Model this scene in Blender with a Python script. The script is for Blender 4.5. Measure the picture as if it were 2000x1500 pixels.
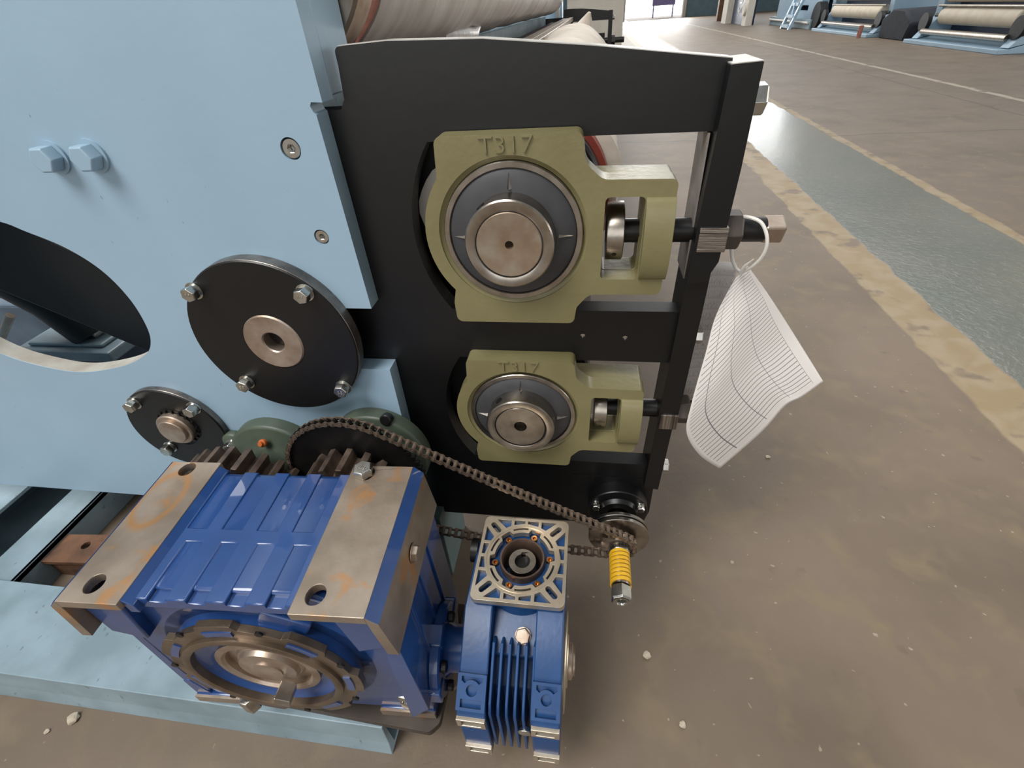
import bpy, bmesh, math, random
from mathutils import Vector, Matrix
from mathutils.geometry import tessellate_polygon
random.seed(7)
sc = bpy.context.scene
for o in list(bpy.data.objects): bpy.data.objects.remove(o)
PI = math.pi
H = 1.07                      # eye height of the camera above the hall floor; all z below are relative to the eye

# ------------------------------------------------------------------ camera
pit, yaw, rol, FPX = 0.66183, 0.18117, -0.0760855, 937.06
cp, sp_, cy, sy = math.cos(pit), math.sin(pit), math.cos(yaw), math.sin(yaw)
fw = Vector((-sy*cp, cy*cp, -sp_)); rt = Vector((cy, sy, 0)); up = rt.cross(fw)
r2 = rt*math.cos(rol) + up*math.sin(rol); u2 = -rt*math.sin(rol) + up*math.cos(rol)
cam_data = bpy.data.cameras.new('camera'); cam = bpy.data.objects.new('camera', cam_data)
sc.collection.objects.link(cam)
m3 = Matrix((r2, u2, -fw)).transposed()
cam.matrix_world = Matrix.Translation((0, 0, H)) @ m3.to_4x4()
cam_data.sensor_width = 36.0; cam_data.lens = FPX/2000*36.0
cam_data.clip_start = 0.01; cam_data.clip_end = 200
sc.camera = cam

# ------------------------------------------------------------------ world, lamps, exposure
world = bpy.data.worlds.new('hall_daylight'); sc.world = world; world.use_nodes = True
bg = world.node_tree.nodes['Background']
bg.inputs[0].default_value = (0.94, 0.97, 1.0, 1); bg.inputs[1].default_value = 0.28
def area(name, loc, target, size, size_y, power, col=(1, 1, 1)):
    l = bpy.data.lights.new(name, 'AREA'); l.shape = 'RECTANGLE'; l.size = size; l.size_y = size_y
    l.energy = power; l.color = col
    o = bpy.data.objects.new(name, l); sc.collection.objects.link(o)
    o.location = (loc[0], loc[1], loc[2])
    d = Vector(target) - Vector(loc); o.rotation_euler = d.to_track_quat('-Z', 'Y').to_euler()
    return o
area('daylight_behind', (-1.8, -6.0, 2.4), (-0.4, 0.6, 0.7), 8.0, 3.4, 122, (1.0, 0.985, 0.96))
area('skylight_front', (-2.2, -1.9, 5.8), (-0.5, 0.3, 0.4), 2.4, 3.2, 330, (1.0, 0.98, 0.95))
area('side_fill_lamp', (12.6, 2.0, 2.6), (0.0, 0.7, 0.6), 9.0, 3.2, 360, (1.0, 0.99, 0.97))  # unseen lamp added on the right to brighten the column side
area('sheen_lamp_machine', (-4.0, 4.4, 6.5), (-4.0, 4.4, 0), 5.0, 5.0, 420, (1.0, 1.0, 1.0))  # unseen overhead lamp added to give the gearbox top a sheen
area('skylight_aisle', (2.6, 5.0, 6.5), (2.2, 4.0, 0), 2.0, 9.0, 55, (1.0, 0.985, 0.96))
area('skylight_far', (3.0, 20.0, 6.5), (3.6, 19.0, 0), 3.0, 24.0, 1100, (1.0, 0.99, 0.97))
area('doorway_daylight', (3.8, 39.0, 2.2), (3.2, 0.0, 0.3), 4.0, 4.0, 700, (1.0, 0.99, 0.97))
vs = sc.view_settings
vs.view_transform = 'Standard'; vs.look = 'None'; vs.gamma = 1.0; vs.use_curve_mapping = False
vs.exposure = 0.22

# ------------------------------------------------------------------ colours and materials
def lin(r, g, b):
    f = lambda c: (c/255/12.92) if c/255 <= 0.04045 else ((c/255+0.055)/1.055)**2.4
    return (f(r), f(g), f(b), 1)
MATS = {}
def mat(name, col, rough=0.5, metal=0.0, col2=None, nscale=12.0, bump=0.0, bscale=60.0, spec=0.5, stretch=None, lo=0.35, hi=0.65, coat=0.0):
    m = bpy.data.materials.new(name); m.use_nodes = True
    nt = m.node_tree; b = nt.nodes['Principled BSDF']
    b.inputs['Roughness'].default_value = rough; b.inputs['Metallic'].default_value = metal
    b.inputs['Specular IOR Level'].default_value = spec
    b.inputs['Coat Weight'].default_value = coat
    tc = nt.nodes.new('ShaderNodeTexCoord'); mp = nt.nodes.new('ShaderNodeMapping')
    nt.links.new(tc.outputs['Object'], mp.inputs[0])
    if stretch: mp.inputs['Scale'].default_value = stretch
    if col2 is None: col2 = tuple(c*0.8 for c in col[:3])+(1,)
    n = nt.nodes.new('ShaderNodeTexNoise'); n.inputs['Scale'].default_value = nscale
    n.inputs['Detail'].default_value = 6
    nt.links.new(mp.outputs[0], n.inputs['Vector'])
    r = nt.nodes.new('ShaderNodeValToRGB')
    r.color_ramp.elements[0].color = col; r.color_ramp.elements[1].color = col2
    r.color_ramp.elements[0].position = lo; r.color_ramp.elements[1].position = hi
    nt.links.new(n.outputs['Fac'], r.inputs[0]); nt.links.new(r.outputs[0], b.inputs['Base Color'])
    if bump > 0:
        n2 = nt.nodes.new('ShaderNodeTexNoise'); n2.inputs['Scale'].default_value = bscale; n2.inputs['Detail'].default_value = 4
        nt.links.new(mp.outputs[0], n2.inputs['Vector'])
        bp = nt.nodes.new('ShaderNodeBump'); bp.inputs['Strength'].default_value = bump; bp.inputs['Distance'].default_value = 0.004
        nt.links.new(n2.outputs['Fac'], bp.inputs['Height']); nt.links.new(bp.outputs[0], b.inputs['Normal'])
    MATS[name] = m
    return m
BLUE = mat('light_blue_enamel', lin(150, 176, 194), 0.36, 0, lin(143, 169, 187), 3.0, 0.05, 90)
def scuffs(m, col, scale, lo):
    nt = m.node_tree; b = nt.nodes['Principled BSDF']; base = b.inputs['Base Color'].links[0].from_socket
    tc = nt.nodes.new('ShaderNodeTexCoord'); mp = nt.nodes.new('ShaderNodeMapping'); mp.inputs['Scale'].default_value = (1.6, 1, 0.7); mp.inputs['Rotation'].default_value = (0, 0.6, 0)
    nt.links.new(tc.outputs['Object'], mp.inputs[0])
    n = nt.nodes.new('ShaderNodeTexNoise'); n.inputs['Scale'].default_value = scale; n.inputs['Detail'].default_value = 2; nt.links.new(mp.outputs[0], n.inputs['Vector'])
    r = nt.nodes.new('ShaderNodeValToRGB'); r.color_ramp.elements[0].position = lo; r.color_ramp.elements[0].color = (0, 0, 0, 1); r.color_ramp.elements[1].position = lo+0.03; r.color_ramp.elements[1].color = (0.6, 0.6, 0.6, 1)
    nt.links.new(n.outputs['Fac'], r.inputs[0])
    mix = nt.nodes.new('ShaderNodeMix'); mix.data_type = 'RGBA'; nt.links.new(r.outputs[0], mix.inputs[0]); nt.links.new(base, mix.inputs[6]); mix.inputs[7].default_value = col
    nt.links.new(mix.outputs[2], b.inputs['Base Color'])
scuffs(BLUE, lin(104, 122, 136), 75, 0.755)
BLUED = mat('light_blue_enamel_worn', lin(140, 160, 170), 0.45, 0, lin(118, 138, 146), 9.0, 0.08, 60)
scuffs(BLUED, lin(86, 100, 106), 60, 0.70)
BLACK = mat('black_enamel', lin(14, 14, 15), 0.38, 0, lin(10, 10, 11), 4.0, 0.04, 70, spec=0.45)
BLACKM = mat('black_oxide', lin(30, 28, 28), 0.42, 0.3, lin(20, 19, 19), 20)
STEEL = mat('machined_steel', lin(176, 170, 162), 0.28, 1.0, lin(150, 142, 132), 40, 0.02, 300)
STEELW = mat('worn_bare_steel', lin(190, 178, 166), 0.42, 0.85, lin(160, 140, 122), 26, 0.06, 120)
ZINC = mat('zinc_plated_steel', lin(205, 205, 200), 0.24, 1.0, lin(180, 178, 170), 60)
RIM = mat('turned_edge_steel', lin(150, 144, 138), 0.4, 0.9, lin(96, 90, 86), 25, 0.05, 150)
OLIVE = mat('olive_cast_enamel', lin(126, 119, 84), 0.34, 0, lin(117, 110, 76), 10, 0.10, 110)
GBLUE = mat('gearbox_blue_enamel', lin(36, 72, 130), 0.28, 0, lin(30, 62, 116), 10, 0.10, 45, coat=0.6)
SBLUE = mat('aluminium_blue_enamel', lin(27, 70, 120), 0.36, 0, lin(22, 61, 108), 14, 0.06, 120)
CREAM = mat('machined_aluminium', lin(208, 196, 176), 0.34, 0.8, lin(190, 176, 156), 30)
SEAL = mat('bearing_seal_rubber', lin(62, 62, 64), 0.5, 0, lin(54, 54, 56), 30)
GREENC = mat('dark_green_cast_enamel', lin(80, 90, 76), 0.45, 0, lin(68, 78, 66), 14, 0.12, 90)
GEARM = mat('oily_gear_steel', lin(122, 106, 94), 0.4, 0.55, lin(72, 60, 52), 30, 0.05, 120)
CHAINM = mat('oiled_chain_steel', lin(156, 138, 122), 0.35, 0.6, lin(106, 92, 80), 60)
YELL = mat('yellow_spring_enamel', lin(226, 178, 42), 0.35, 0, lin(214, 164, 34), 30)
WHITEP = mat('white_plastic', lin(225, 222, 215), 0.45, 0, lin(215, 212, 205), 30)
CLOTH = mat('cream_cloth', lin(200, 192, 180), 0.85, 0, lin(182, 172, 160), 9, 0.6, 22)
GCLOTH = mat('grey_plastic_wrap', lin(176, 172, 168), 0.38, 0.0, lin(148, 142, 136), 6, 0.35, 16, stretch=(1, 3.0, 1))
RUST = mat('rusty_bare_iron', lin(122, 88, 66), 0.7, 0.3, lin(84, 62, 50), 18, 0.3, 60)
BROWNP = mat('mill_scale_plate', lin(84, 74, 66), 0.55, 0.3, lin(70, 62, 56), 12, 0.1, 70)
PINK = mat('torn_tape', lin(186, 128, 112), 0.7, 0, lin(140, 92, 78), 30, 0.5, 40)
REDR = mat('red_rubber', lin(140, 58, 44), 0.55, 0, lin(120, 48, 38), 20)
DARKIN = mat('plain_black_paint', lin(26, 28, 30), 0.5, 0, lin(20, 22, 24), 6)  # near-uniform black for inner panels and wheels
COPPER = mat('yellow_passivated_steel', lin(190, 142, 92), 0.25, 1.0, lin(160, 112, 70), 40)
ORANGE = mat('orange_plastic', lin(196, 104, 48), 0.5, 0, lin(180, 90, 40), 30)
ROLLW = mat('cream_fabric_roll', lin(214, 204, 186), 0.8, 0, lin(204, 192, 172), 8)
STONE = mat('pale_grit', lin(196, 184, 164), 0.8, 0, lin(150, 138, 120), 40, 0.4, 60)
NAVY = mat('dark_navy_panel', lin(46, 58, 84), 0.45, 0, lin(40, 50, 74), 4)
DUCT = mat('black_fabric_cover', lin(38, 42, 52), 0.8, 0, lin(30, 34, 42), 8, 0.4, 12)
WALLM = mat('pale_plaster', lin(206, 200, 188), 0.8, 0, lin(196, 190, 178), 3)
TEAL = mat('teal_painted_wall', lin(112, 138, 146), 0.7, 0, lin(100, 126, 136), 3)
LILAC = mat('lilac_panel', lin(140, 124, 168), 0.6, 0, lin(132, 116, 160), 3)

def machined_foot():
    # bare machined casting with orange rust rings/smears (rust keeps its own shape)
    m = mat('machined_foot_casting', lin(156, 142, 127), 0.38, 0.45, lin(130, 116, 101), 16, 0.05, 140)
    nt = m.node_tree; b = nt.nodes['Principled BSDF']
    base = b.inputs['Base Color'].links[0].from_socket
    tc = nt.nodes.new('ShaderNodeTexCoord')
    n = nt.nodes.new('ShaderNodeTexNoise'); n.inputs['Scale'].default_value = 22; n.inputs['Detail'].default_value = 3; n.inputs['Distortion'].default_value = 0.8
    mp = nt.nodes.new('ShaderNodeMapping'); mp.inputs['Location'].default_value = (0.37, 0.05, 0.0); nt.links.new(tc.outputs['Object'], mp.inputs[0])
    nt.links.new(mp.outputs[0], n.inputs['Vector'])
    r = nt.nodes.new('ShaderNodeValToRGB'); r.color_ramp.elements[0].position = 0.57; r.color_ramp.elements[0].color = (0, 0, 0, 1)
    r.color_ramp.elements[1].position = 0.68; r.color_ramp.elements[1].color = (0.65, 0.65, 0.65, 1)
    nt.links.new(n.outputs['Fac'], r.inputs[0])
    # rust ring on the left foot round the rear hole
    sx = nt.nodes.new('ShaderNodeVectorMath'); sx.operation = 'DISTANCE'
    mp2 = nt.nodes.new('ShaderNodeMapping'); mp2.inputs['Scale'].default_value = (1.0, 0.62, 0.0)
    nt.links.new(tc.outputs['Object'], mp2.inputs[0]); nt.links.new(mp2.outputs[0], sx.inputs[0])
    sx.inputs[1].default_value = (-0.166, 0.044*0.62, 0)
    ma = nt.nodes.new('ShaderNodeMath'); ma.operation = 'SUBTRACT'; ma.inputs[1].default_value = 0.031; nt.links.new(sx.outputs['Value'], ma.inputs[0])
    ab = nt.nodes.new('ShaderNodeMath'); ab.operation = 'ABSOLUTE'; nt.links.new(ma.outputs[0], ab.inputs[0])
    rr = nt.nodes.new('ShaderNodeValToRGB'); rr.color_ramp.elements[0].position = 0.0; rr.color_ramp.elements[0].color = (0.75, 0.75, 0.75, 1)
    rr.color_ramp.elements[1].position = 0.007; rr.color_ramp.elements[1].color = (0, 0, 0, 1); nt.links.new(ab.outputs[0], rr.inputs[0])
    mx = nt.nodes.new('ShaderNodeMath'); mx.operation = 'MAXIMUM'; nt.links.new(r.outputs[0], mx.inputs[0]); nt.links.new(rr.outputs[0], mx.inputs[1])
    mix = nt.nodes.new('ShaderNodeMix'); mix.data_type = 'RGBA'
    nt.links.new(mx.outputs[0], mix.inputs['Factor']); nt.links.new(base, mix.inputs[6]); mix.inputs[7].default_value = lin(176, 122, 62)
    nt.links.new(mix.outputs[2], b.inputs['Base Color'])
    return m
FOOT = machined_foot()

def floor_material():
    m = bpy.data.materials.new('worn_painted_concrete'); m.use_nodes = True
    nt = m.node_tree; N = nt.nodes; L = nt.links; b = N['Principled BSDF']
    tc = N.new('ShaderNodeTexCoord'); sep = N.new('ShaderNodeSeparateXYZ'); L.new(tc.outputs['Object'], sep.inputs[0])
    def math_(op, a, c=None):
        n = N.new('ShaderNodeMath'); n.operation = op
        for i, v in enumerate((a, c)):
            if v is None: continue
            if isinstance(v, (int, float)): n.inputs[i].default_value = v
            else: L.new(v, n.inputs[i])
        return n.outputs[0]
    def noise(s, det=4, vec=None, dist=0.0):
        n = N.new('ShaderNodeTexNoise'); n.inputs['Scale'].default_value = s; n.inputs['Detail'].default_value = det; n.inputs['Distortion'].default_value = dist
        L.new(vec or tc.outputs['Object'], n.inputs['Vector']); return n.outputs['Fac']
    def ramp(f, p0, c0, p1, c1):
        r = N.new('ShaderNodeValToRGB'); e = r.color_ramp.elements
        e[0].position = p0; e[0].color = c0; e[1].position = p1; e[1].color = c1
        L.new(f, r.inputs[0]); return r.outputs[0]
    def mix(f, a, c):
        n = N.new('ShaderNodeMix'); n.data_type = 'RGBA'
        if isinstance(f, (int, float)): n.inputs[0].default_value = f
        else: L.new(f, n.inputs[0])
        for i, v in ((6, a), (7, c)):
            if isinstance(v, tuple): n.inputs[i].default_value = v
            else: L.new(v, n.inputs[i])
        return n.outputs[2]
    def band(x0, x1, wob, soft=0.006):
        w = math_('MULTIPLY', math_('SUBTRACT', wob, 0.5), 0.07)
        x = math_('ADD', sep.outputs[0], w)
        a = N.new('ShaderNodeMapRange'); a.inputs[1].default_value = x0-soft; a.inputs[2].default_value = x0+soft; L.new(x, a.inputs[0])
        c = N.new('ShaderNodeMapRange'); c.inputs[1].default_value = x1-soft; c.inputs[2].default_value = x1+soft; c.inputs[3].default_value = 1; c.inputs[4].default_value = 0; L.new(x, c.inputs[0])
        return math_('MULTIPLY', a.outputs[0], c.outputs[0])
    big = noise(2.2, 6); mid = noise(9, 8, dist=0.5); fine = noise(60, 3)
    wob1 = noise(5, 5); wob2 = noise(3.2, 5)
    conc = mix(ramp(big, 0.35, (0, 0, 0, 1), 0.68, (1, 1, 1, 1)), lin(116, 101, 86), lin(97, 84, 70))
    conc = mix(math_('MULTIPLY', ramp(mid, 0.5, (0, 0, 0, 1), 0.75, (1, 1, 1, 1)), 0.6), conc, lin(126, 112, 83))
    conc = mix(math_('MULTIPLY', ramp(noise(14, 2), 0.68, (0, 0, 0, 1), 0.74, (1, 1, 1, 1)), 0.55), conc, lin(96, 84, 72))
    conc = mix(math_('MULTIPLY', ramp(noise(0.9, 5, dist=0.8), 0.46, (0, 0, 0, 1), 0.62, (1, 1, 1, 1)), 0.45), conc, lin(112, 98, 84))
    conc = mix(math_('MULTIPLY', ramp(noise(55, 1), 0.74, (0, 0, 0, 1), 0.77, (1, 1, 1, 1)), 0.5), conc, lin(176, 164, 146))
    green = mix(ramp(big, 0.35, (0, 0, 0, 1), 0.7, (1, 1, 1, 1)), lin(102, 103, 92), lin(86, 93, 84))
    yel = mix(ramp(mid, 0.42, (0, 0, 0, 1), 0.6, (1, 1, 1, 1)), lin(140, 121, 90), lin(148, 132, 106))
    g = band(1.42, 2.14, wob1); y1 = band(1.23, 1.42, wob1); y2 = band(2.14, 2.215, wob1); y3 = band(4.42, 4.50, wob2)
    worn = ramp(noise(7, 6), 0.36, (0.1, 0.1, 0.1, 1), 0.44, (1, 1, 1, 1))
    y1 = math_('MULTIPLY', y1, worn); y2 = math_('MULTIPLY', y2, worn); y3 = math_('MULTIPLY', y3, math_('MULTIPLY', worn, 0.6))
    c = mix(g, conc, green); c = mix(y1, c, yel); c = mix(y2, c, yel); c = mix(y3, c, lin(190, 178, 160))
    # joint across the slab and one along it
    j = math_('LESS_THAN', math_('ABSOLUTE', math_('ADD', math_('SUBTRACT', sep.outputs[1], 5.12), math_('MULTIPLY', math_('SUBTRACT', wob2, 0.5), 0.12))), 0.012)
    j2 = math_('LESS_THAN', math_('ABSOLUTE', math_('ADD', math_('SUBTRACT', sep.outputs[0], 4.0), math_('MULTIPLY', math_('SUBTRACT', wob2, 0.5), 0.1))), 0.014)
    c = mix(math_('MULTIPLY', math_('MAXIMUM', j, j2), 0.6), c, lin(70, 62, 54))
    L.new(c, b.inputs['Base Color'])
    rg = mix(g, (0.55, 0.55, 0.55, 1), (0.26, 0.26, 0.26, 1)); L.new(rg, b.inputs['Roughness'])
    L.new(math_('MULTIPLY', g, 0.8), b.inputs['Coat Weight']); b.inputs['Coat Roughness'].default_value = 0.16
    h = math_('ADD', math_('MULTIPLY', noise(30, 3, dist=1.5), math_('ADD', math_('MULTIPLY', g, 0.9), 0.25)), math_('MULTIPLY', fine, 0.15))
    bp = N.new('ShaderNodeBump'); bp.inputs['Strength'].default_value = 0.22; bp.inputs['Distance'].default_value = 0.01
    L.new(h, bp.inputs['Height']); L.new(bp.outputs[0], b.inputs['Normal'])
    return m
FLOORM = floor_material()

def paper_material(name, rows, cols, margin, ink, text=False):
    m = bpy.data.materials.new(name); m.use_nodes = True
    nt = m.node_tree; N = nt.nodes; L = nt.links; b = N['Principled BSDF']
    b.inputs['Roughness'].default_value = 0.75
    uv = N.new('ShaderNodeUVMap'); sep = N.new('ShaderNodeSeparateXYZ'); L.new(uv.outputs[0], sep.inputs[0])
    def M(op, a, c=None):
        n = N.new('ShaderNodeMath'); n.operation = op
        for i, v in enumerate((a, c)):
            if v is None: continue
            if isinstance(v, (int, float)): n.inputs[i].default_value = v
            else: L.new(v, n.inputs[i])
        return n.outputs[0]
    U, V = sep.outputs[0], sep.outputs[1]
    row = M('LESS_THAN', M('FRACT', M('MULTIPLY', U, rows)), 0.16)
    col = None
    for cpos in cols:
        k = M('LESS_THAN', M('ABSOLUTE', M('SUBTRACT', V, cpos)), 0.0026)
        col = k if col is None else M('MAXIMUM', col, k)
    ins = M('MULTIPLY', M('MULTIPLY', M('GREATER_THAN', V, margin), M('LESS_THAN', V, 0.965)), M('MULTIPLY', M('GREATER_THAN', U, 0.04), M('LESS_THAN', U, 0.955)))
    f = M('MULTIPLY', M('MAXIMUM', row, col), ins)
    if text: f = M('MULTIPLY', f, 0.25)
    if text:
        n = N.new('ShaderNodeTexNoise'); n.inputs['Scale'].default_value = 1.0; n.inputs['Detail'].default_value = 2
        mp = N.new('ShaderNodeMapping'); mp.inputs['Scale'].default_value = (rows*2.0, 60, 1); L.new(uv.outputs[0], mp.inputs[0]); L.new(mp.outputs[0], n.inputs['Vector'])
        t = M('MULTIPLY', M('GREATER_THAN', n.outputs['Fac'], 0.60), M('MULTIPLY', M('GREATER_THAN', M('FRACT', M('MULTIPLY', U, rows)), 0.4), ins))
        f = M('MAXIMUM', f, t)
    mix = N.new('ShaderNodeMix'); mix.data_type = 'RGBA'; L.new(f, mix.inputs[0])
    mix.inputs[6].default_value = lin(226, 221, 216); mix.inputs[7].default_value = ink
    L.new(mix.outputs[2], b.inputs['Base Color'])
    return m
PAPER1 = paper_material('ruled_paper', 44, (0.1, 0.38, 0.66, 0.86), 0.1, lin(128, 125, 128))
PAPER2 = paper_material('printed_paper', 15, (0.12, 0.5, 0.8), 0.1, lin(160, 157, 162), True)

# ------------------------------------------------------------------ mesh helpers
AX = {'x': Vector((1, 0, 0)), 'y': Vector((0, 1, 0)), 'z': Vector((0, 0, 1))}
class MB:
    def __init__(s): s.bm = bmesh.new()
    def face(s, vs):
        try: return s.bm.faces.new(vs)
        except ValueError: return None
    def box(s, x0, x1, y0, y1, z0, z1):
        v = [s.bm.verts.new((x, y, z)) for x in (x0, x1) for y in (y0, y1) for z in (z0, z1)]
        for f in ((0, 1, 3, 2), (4, 6, 7, 5), (0, 4, 5, 1), (2, 3, 7, 6), (0, 2, 6, 4), (1, 5, 7, 3)): s.face([v[i] for i in f])
        return s
    def obox(s, c, ex, ey, ez):
        c, ex, ey, ez = map(Vector, (c, ex, ey, ez))
        v = [s.bm.verts.new(c+i*ex+j*ey+k*ez) for i in (-1, 1) for j in (-1, 1) for k in (-1, 1)]
        for f in ((0, 1, 3, 2), (4, 6, 7, 5), (0, 4, 5, 1), (2, 3, 7, 6), (0, 2, 6, 4), (1, 5, 7, 3)): s.face([v[i] for i in f])
        return s
    def prism(s, plane, loops, d0, d1):
        P = {'xz': lambda u, v, d: (u, d, v), 'xy': lambda u, v, d: (u, v, d), 'yz': lambda u, v, d: (d, u, v)}[plane]
        if isinstance(loops[0][0], (int, float)): loops = [loops]
        tris = tessellate_polygon([[Vector((p[0], p[1], 0)) for p in lp] for lp in loops])
        flat = [p for lp in loops for p in lp]
        a = [s.bm.verts.new(P(p[0], p[1], d0)) for p in flat]; c = [s.bm.verts.new(P(p[0], p[1], d1)) for p in flat]
        for t in tris:
            s.face([a[i] for i in t]); s.face([c[i] for i in reversed(t)])
        k = 0
        for lp in loops:
            n = len(lp)
            for i in range(n):
                j = (i+1) % n; s.face([a[k+i], a[k+j], c[k+j], c[k+i]])
            k += n
        return s
    def lathe(s, p, axis, prof, seg=40, closed=False, phase=0.0, scale=(1, 1)):
        # profile of (radius, distance along the axis)
        p = Vector(p); a = AX[axis] if isinstance(axis, str) else Vector(axis).normalized()
        t = Vector((0, 0, 1)) if abs(a.z) < 0.9 else Vector((1, 0, 0))
        e1 = a.cross(t).normalized(); e2 = a.cross(e1)
        rings = []
        for r, h in prof:
            if r <= 1e-6: rings.append([s.bm.verts.new(p+a*h)])
            else: rings.append([s.bm.verts.new(p+a*h+(e1*math.cos(phase+2*PI*i/seg)*scale[0]+e2*math.sin(phase+2*PI*i/seg)*scale[1])*r) for i in range(seg)])
        pairs = list(zip(rings, rings[1:]))
        if closed: pairs.append((rings[-1], rings[0]))
        for A, B in pairs:
            for i in range(seg):
                j = (i+1) % seg
                if len(A) == 1 and len(B) == 1: continue
                if len(A) == 1: s.face([A[0], B[i], B[j]])
                elif len(B) == 1: s.face([A[i], A[j], B[0]])
                else: s.face([A[i], A[j], B[j], B[i]])
        return s
    def cyl(s, p, axis, r, h0, h1, seg=40, ch=0.0, phase=0.0, scale=(1, 1)):
        if ch > 0: pr = [(0, h0), (r-ch, h0), (r, h0+ch), (r, h1-ch), (r-ch, h1), (0, h1)]
        else: pr = [(0, h0), (r, h0), (r, h1), (0, h1)]
        return s.lathe(p, axis, pr, seg, False, phase, scale)
    def ring(s, p, axis, r0, r1, h0, h1, seg=48):
        return s.lathe(p, axis, [(r0, h0), (r1, h0), (r1, h1), (r0, h1)], seg, True)
    def tube(s, pts, r, seg=10, closed=False, flat=1.0):
        pts = [Vector(p) for p in pts]; n = len(pts); rings = []
        prev = None
        for i, p in enumerate(pts):
            t = (pts[(i+1) % n]-pts[i-1]) if closed or 0 < i < n-1 else (pts[1]-pts[0] if i == 0 else pts[-1]-pts[-2])
            t.normalize()
            if prev is None:
                q = Vector((0, 0, 1)) if abs(t.z) < 0.9 else Vector((1, 0, 0)); e1 = t.cross(q).normalized()
            else: e1 = (prev-t*prev.dot(t)).normalized()
            prev = e1; e2 = t.cross(e1); rr = r[i] if isinstance(r, (list, tuple)) else r
            rings.append([s.bm.verts.new(p+(e1*math.cos(2*PI*k/seg)+e2*math.sin(2*PI*k/seg)*flat)*rr) for k in range(seg)])
        for i in range(n if closed else n-1):
            A, B = rings[i], rings[(i+1) % n]
            for k in range(seg): s.face([A[k], A[(k+1) % seg], B[(k+1) % seg], B[k]])
        if not closed:
            s.face(list(reversed(rings[0]))); s.face(rings[-1])
        return s
    def hexhead(s, p, axis, af, h, phase=0.3):
        p = Vector(p); a = AX[axis] if isinstance(axis, str) else Vector(axis).normalized()
        R = af/math.sqrt(3)
        s.lathe(p, a, [(0, 0), (R, 0), (R, h*0.86), (R*0.9, h), (0, h)], 6, False, phase)
        return s
    def grid(s, f, nu, nv, uv=True):
        vv = [[s.bm.verts.new(f(i/nu, j/nv)) for j in range(nv+1)] for i in range(nu+1)]
        lay = s.bm.loops.layers.uv.new('UVMap') if uv else None
        for i in range(nu):
            for j in range(nv):
                fc = s.face([vv[i][j], vv[i+1][j], vv[i+1][j+1], vv[i][j+1]])
                if fc and uv:
                    for lp, (a, c) in zip(fc.loops, ((i, j), (i+1, j), (i+1, j+1), (i, j+1))): lp[lay].uv = (a/nu, c/nv)
        return s
    def text(s, string, p, right, upv, size, depth, wide=1.0):
        me = text_mesh(string); right = Vector(right).normalized(); upv = Vector(upv).normalized(); nrm = right.cross(upv)
        k0 = len(s.bm.verts); tmp = bmesh.new(); tmp.from_mesh(me)
        mp = {}
        for v in tmp.verts: mp[v] = s.bm.verts.new(Vector(p)+right*v.co.x*size*wide+upv*v.co.y*size+nrm*(v.co.z*depth/0.05))
        for f in tmp.faces: s.face([mp[v] for v in f.verts])
        tmp.free(); return s
    def xform(s, m): bmesh.ops.transform(s.bm, matrix=m, verts=s.bm.verts); return s
_txt = {}
def text_mesh(string):
    if string in _txt: return _txt[string]
    c = bpy.data.curves.new('lettering', 'FONT'); c.body = string; c.align_x = 'CENTER'; c.align_y = 'CENTER'; c.extrude = 0.05; c.size = 1.0; c.resolution_u = 3; c.offset = -0.012
    o = bpy.data.objects.new('lettering', c); sc.collection.objects.link(o); bpy.context.view_layer.update()
    dg = bpy.context.evaluated_depsgraph_get(); me = bpy.data.meshes.new_from_object(o.evaluated_get(dg))
    bpy.data.objects.remove(o); _txt[string] = me
    return me

OFF = {}
def link(o): sc.collection.objects.link(o); return o
def root_off(o): return OFF[o.name]
def thing(name, label, cat, loc, group=None, kind=None, rz=0.0):
    o = link(bpy.data.objects.new(name, None)); o.empty_display_size = 0.05
    o.location = (loc[0], loc[1], loc[2]+H); o.rotation_euler = (0, 0, rz)
    OFF[o.name] = Vector(loc)
    o['label'] = label; o['category'] = cat
    if group: o['group'] = group
    if kind: o['kind'] = kind
    return o
def obj(name, mb, m, parent=None, bevel=0.0, smooth=True, label=None, cat=None, group=None, kind=None, loc=None, seg=2, sharp=35):
    bmesh.ops.recalc_face_normals(mb.bm, faces=mb.bm.faces)
    off = root_off(parent) if parent else Vector(loc or (0, 0, 0))
    bmesh.ops.transform(mb.bm, matrix=Matrix.Translation(-off), verts=mb.bm.verts)
    me = bpy.data.meshes.new(name); mb.bm.to_mesh(me); mb.bm.free()
    me.materials.append(m)
    if smooth:
        me.shade_smooth()
        try: me.set_sharp_from_angle(angle=math.radians(sharp))
        except Exception: pass
    o = link(bpy.data.objects.new(name, me)); OFF[o.name] = off
    if parent: o.parent = parent
    else: o.location = off+Vector((0, 0, H))
    if bevel > 0:
        b = o.modifiers.new('edge_round', 'BEVEL'); b.width = bevel; b.segments = seg; b.limit_method = 'ANGLE'; b.angle_limit = math.radians(40); b.harden_normals = False
    if label: o['label'] = label
    if cat: o['category'] = cat
    if group: o['group'] = group
    if kind: o['kind'] = kind
    return o
def circle(cx, cz, r, n=48, a0=0.0, a1=2*PI, rz=None):
    full = abs(a1-a0-2*PI) < 1e-6
    k = n if full else n+1
    return [(cx+r*math.cos(a0+(a1-a0)*i/n), cz+(rz or r)*math.sin(a0+(a1-a0)*i/n)) for i in range(k)]
def smooth_loop(P, sub=6):
    out = []; n = len(P)
    for i in range(n):
        p0, p1, p2, p3 = (Vector(P[(i+k-1) % n]) for k in range(4))
        for q in range(sub):
            t = q/sub
            v = 0.5*((2*p1)+(p2-p0)*t+(2*p0-5*p1+4*p2-p3)*t*t+(3*p1-p0-3*p2+p3)*t**3)
            out.append((v.x, v.y))
    return out
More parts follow.
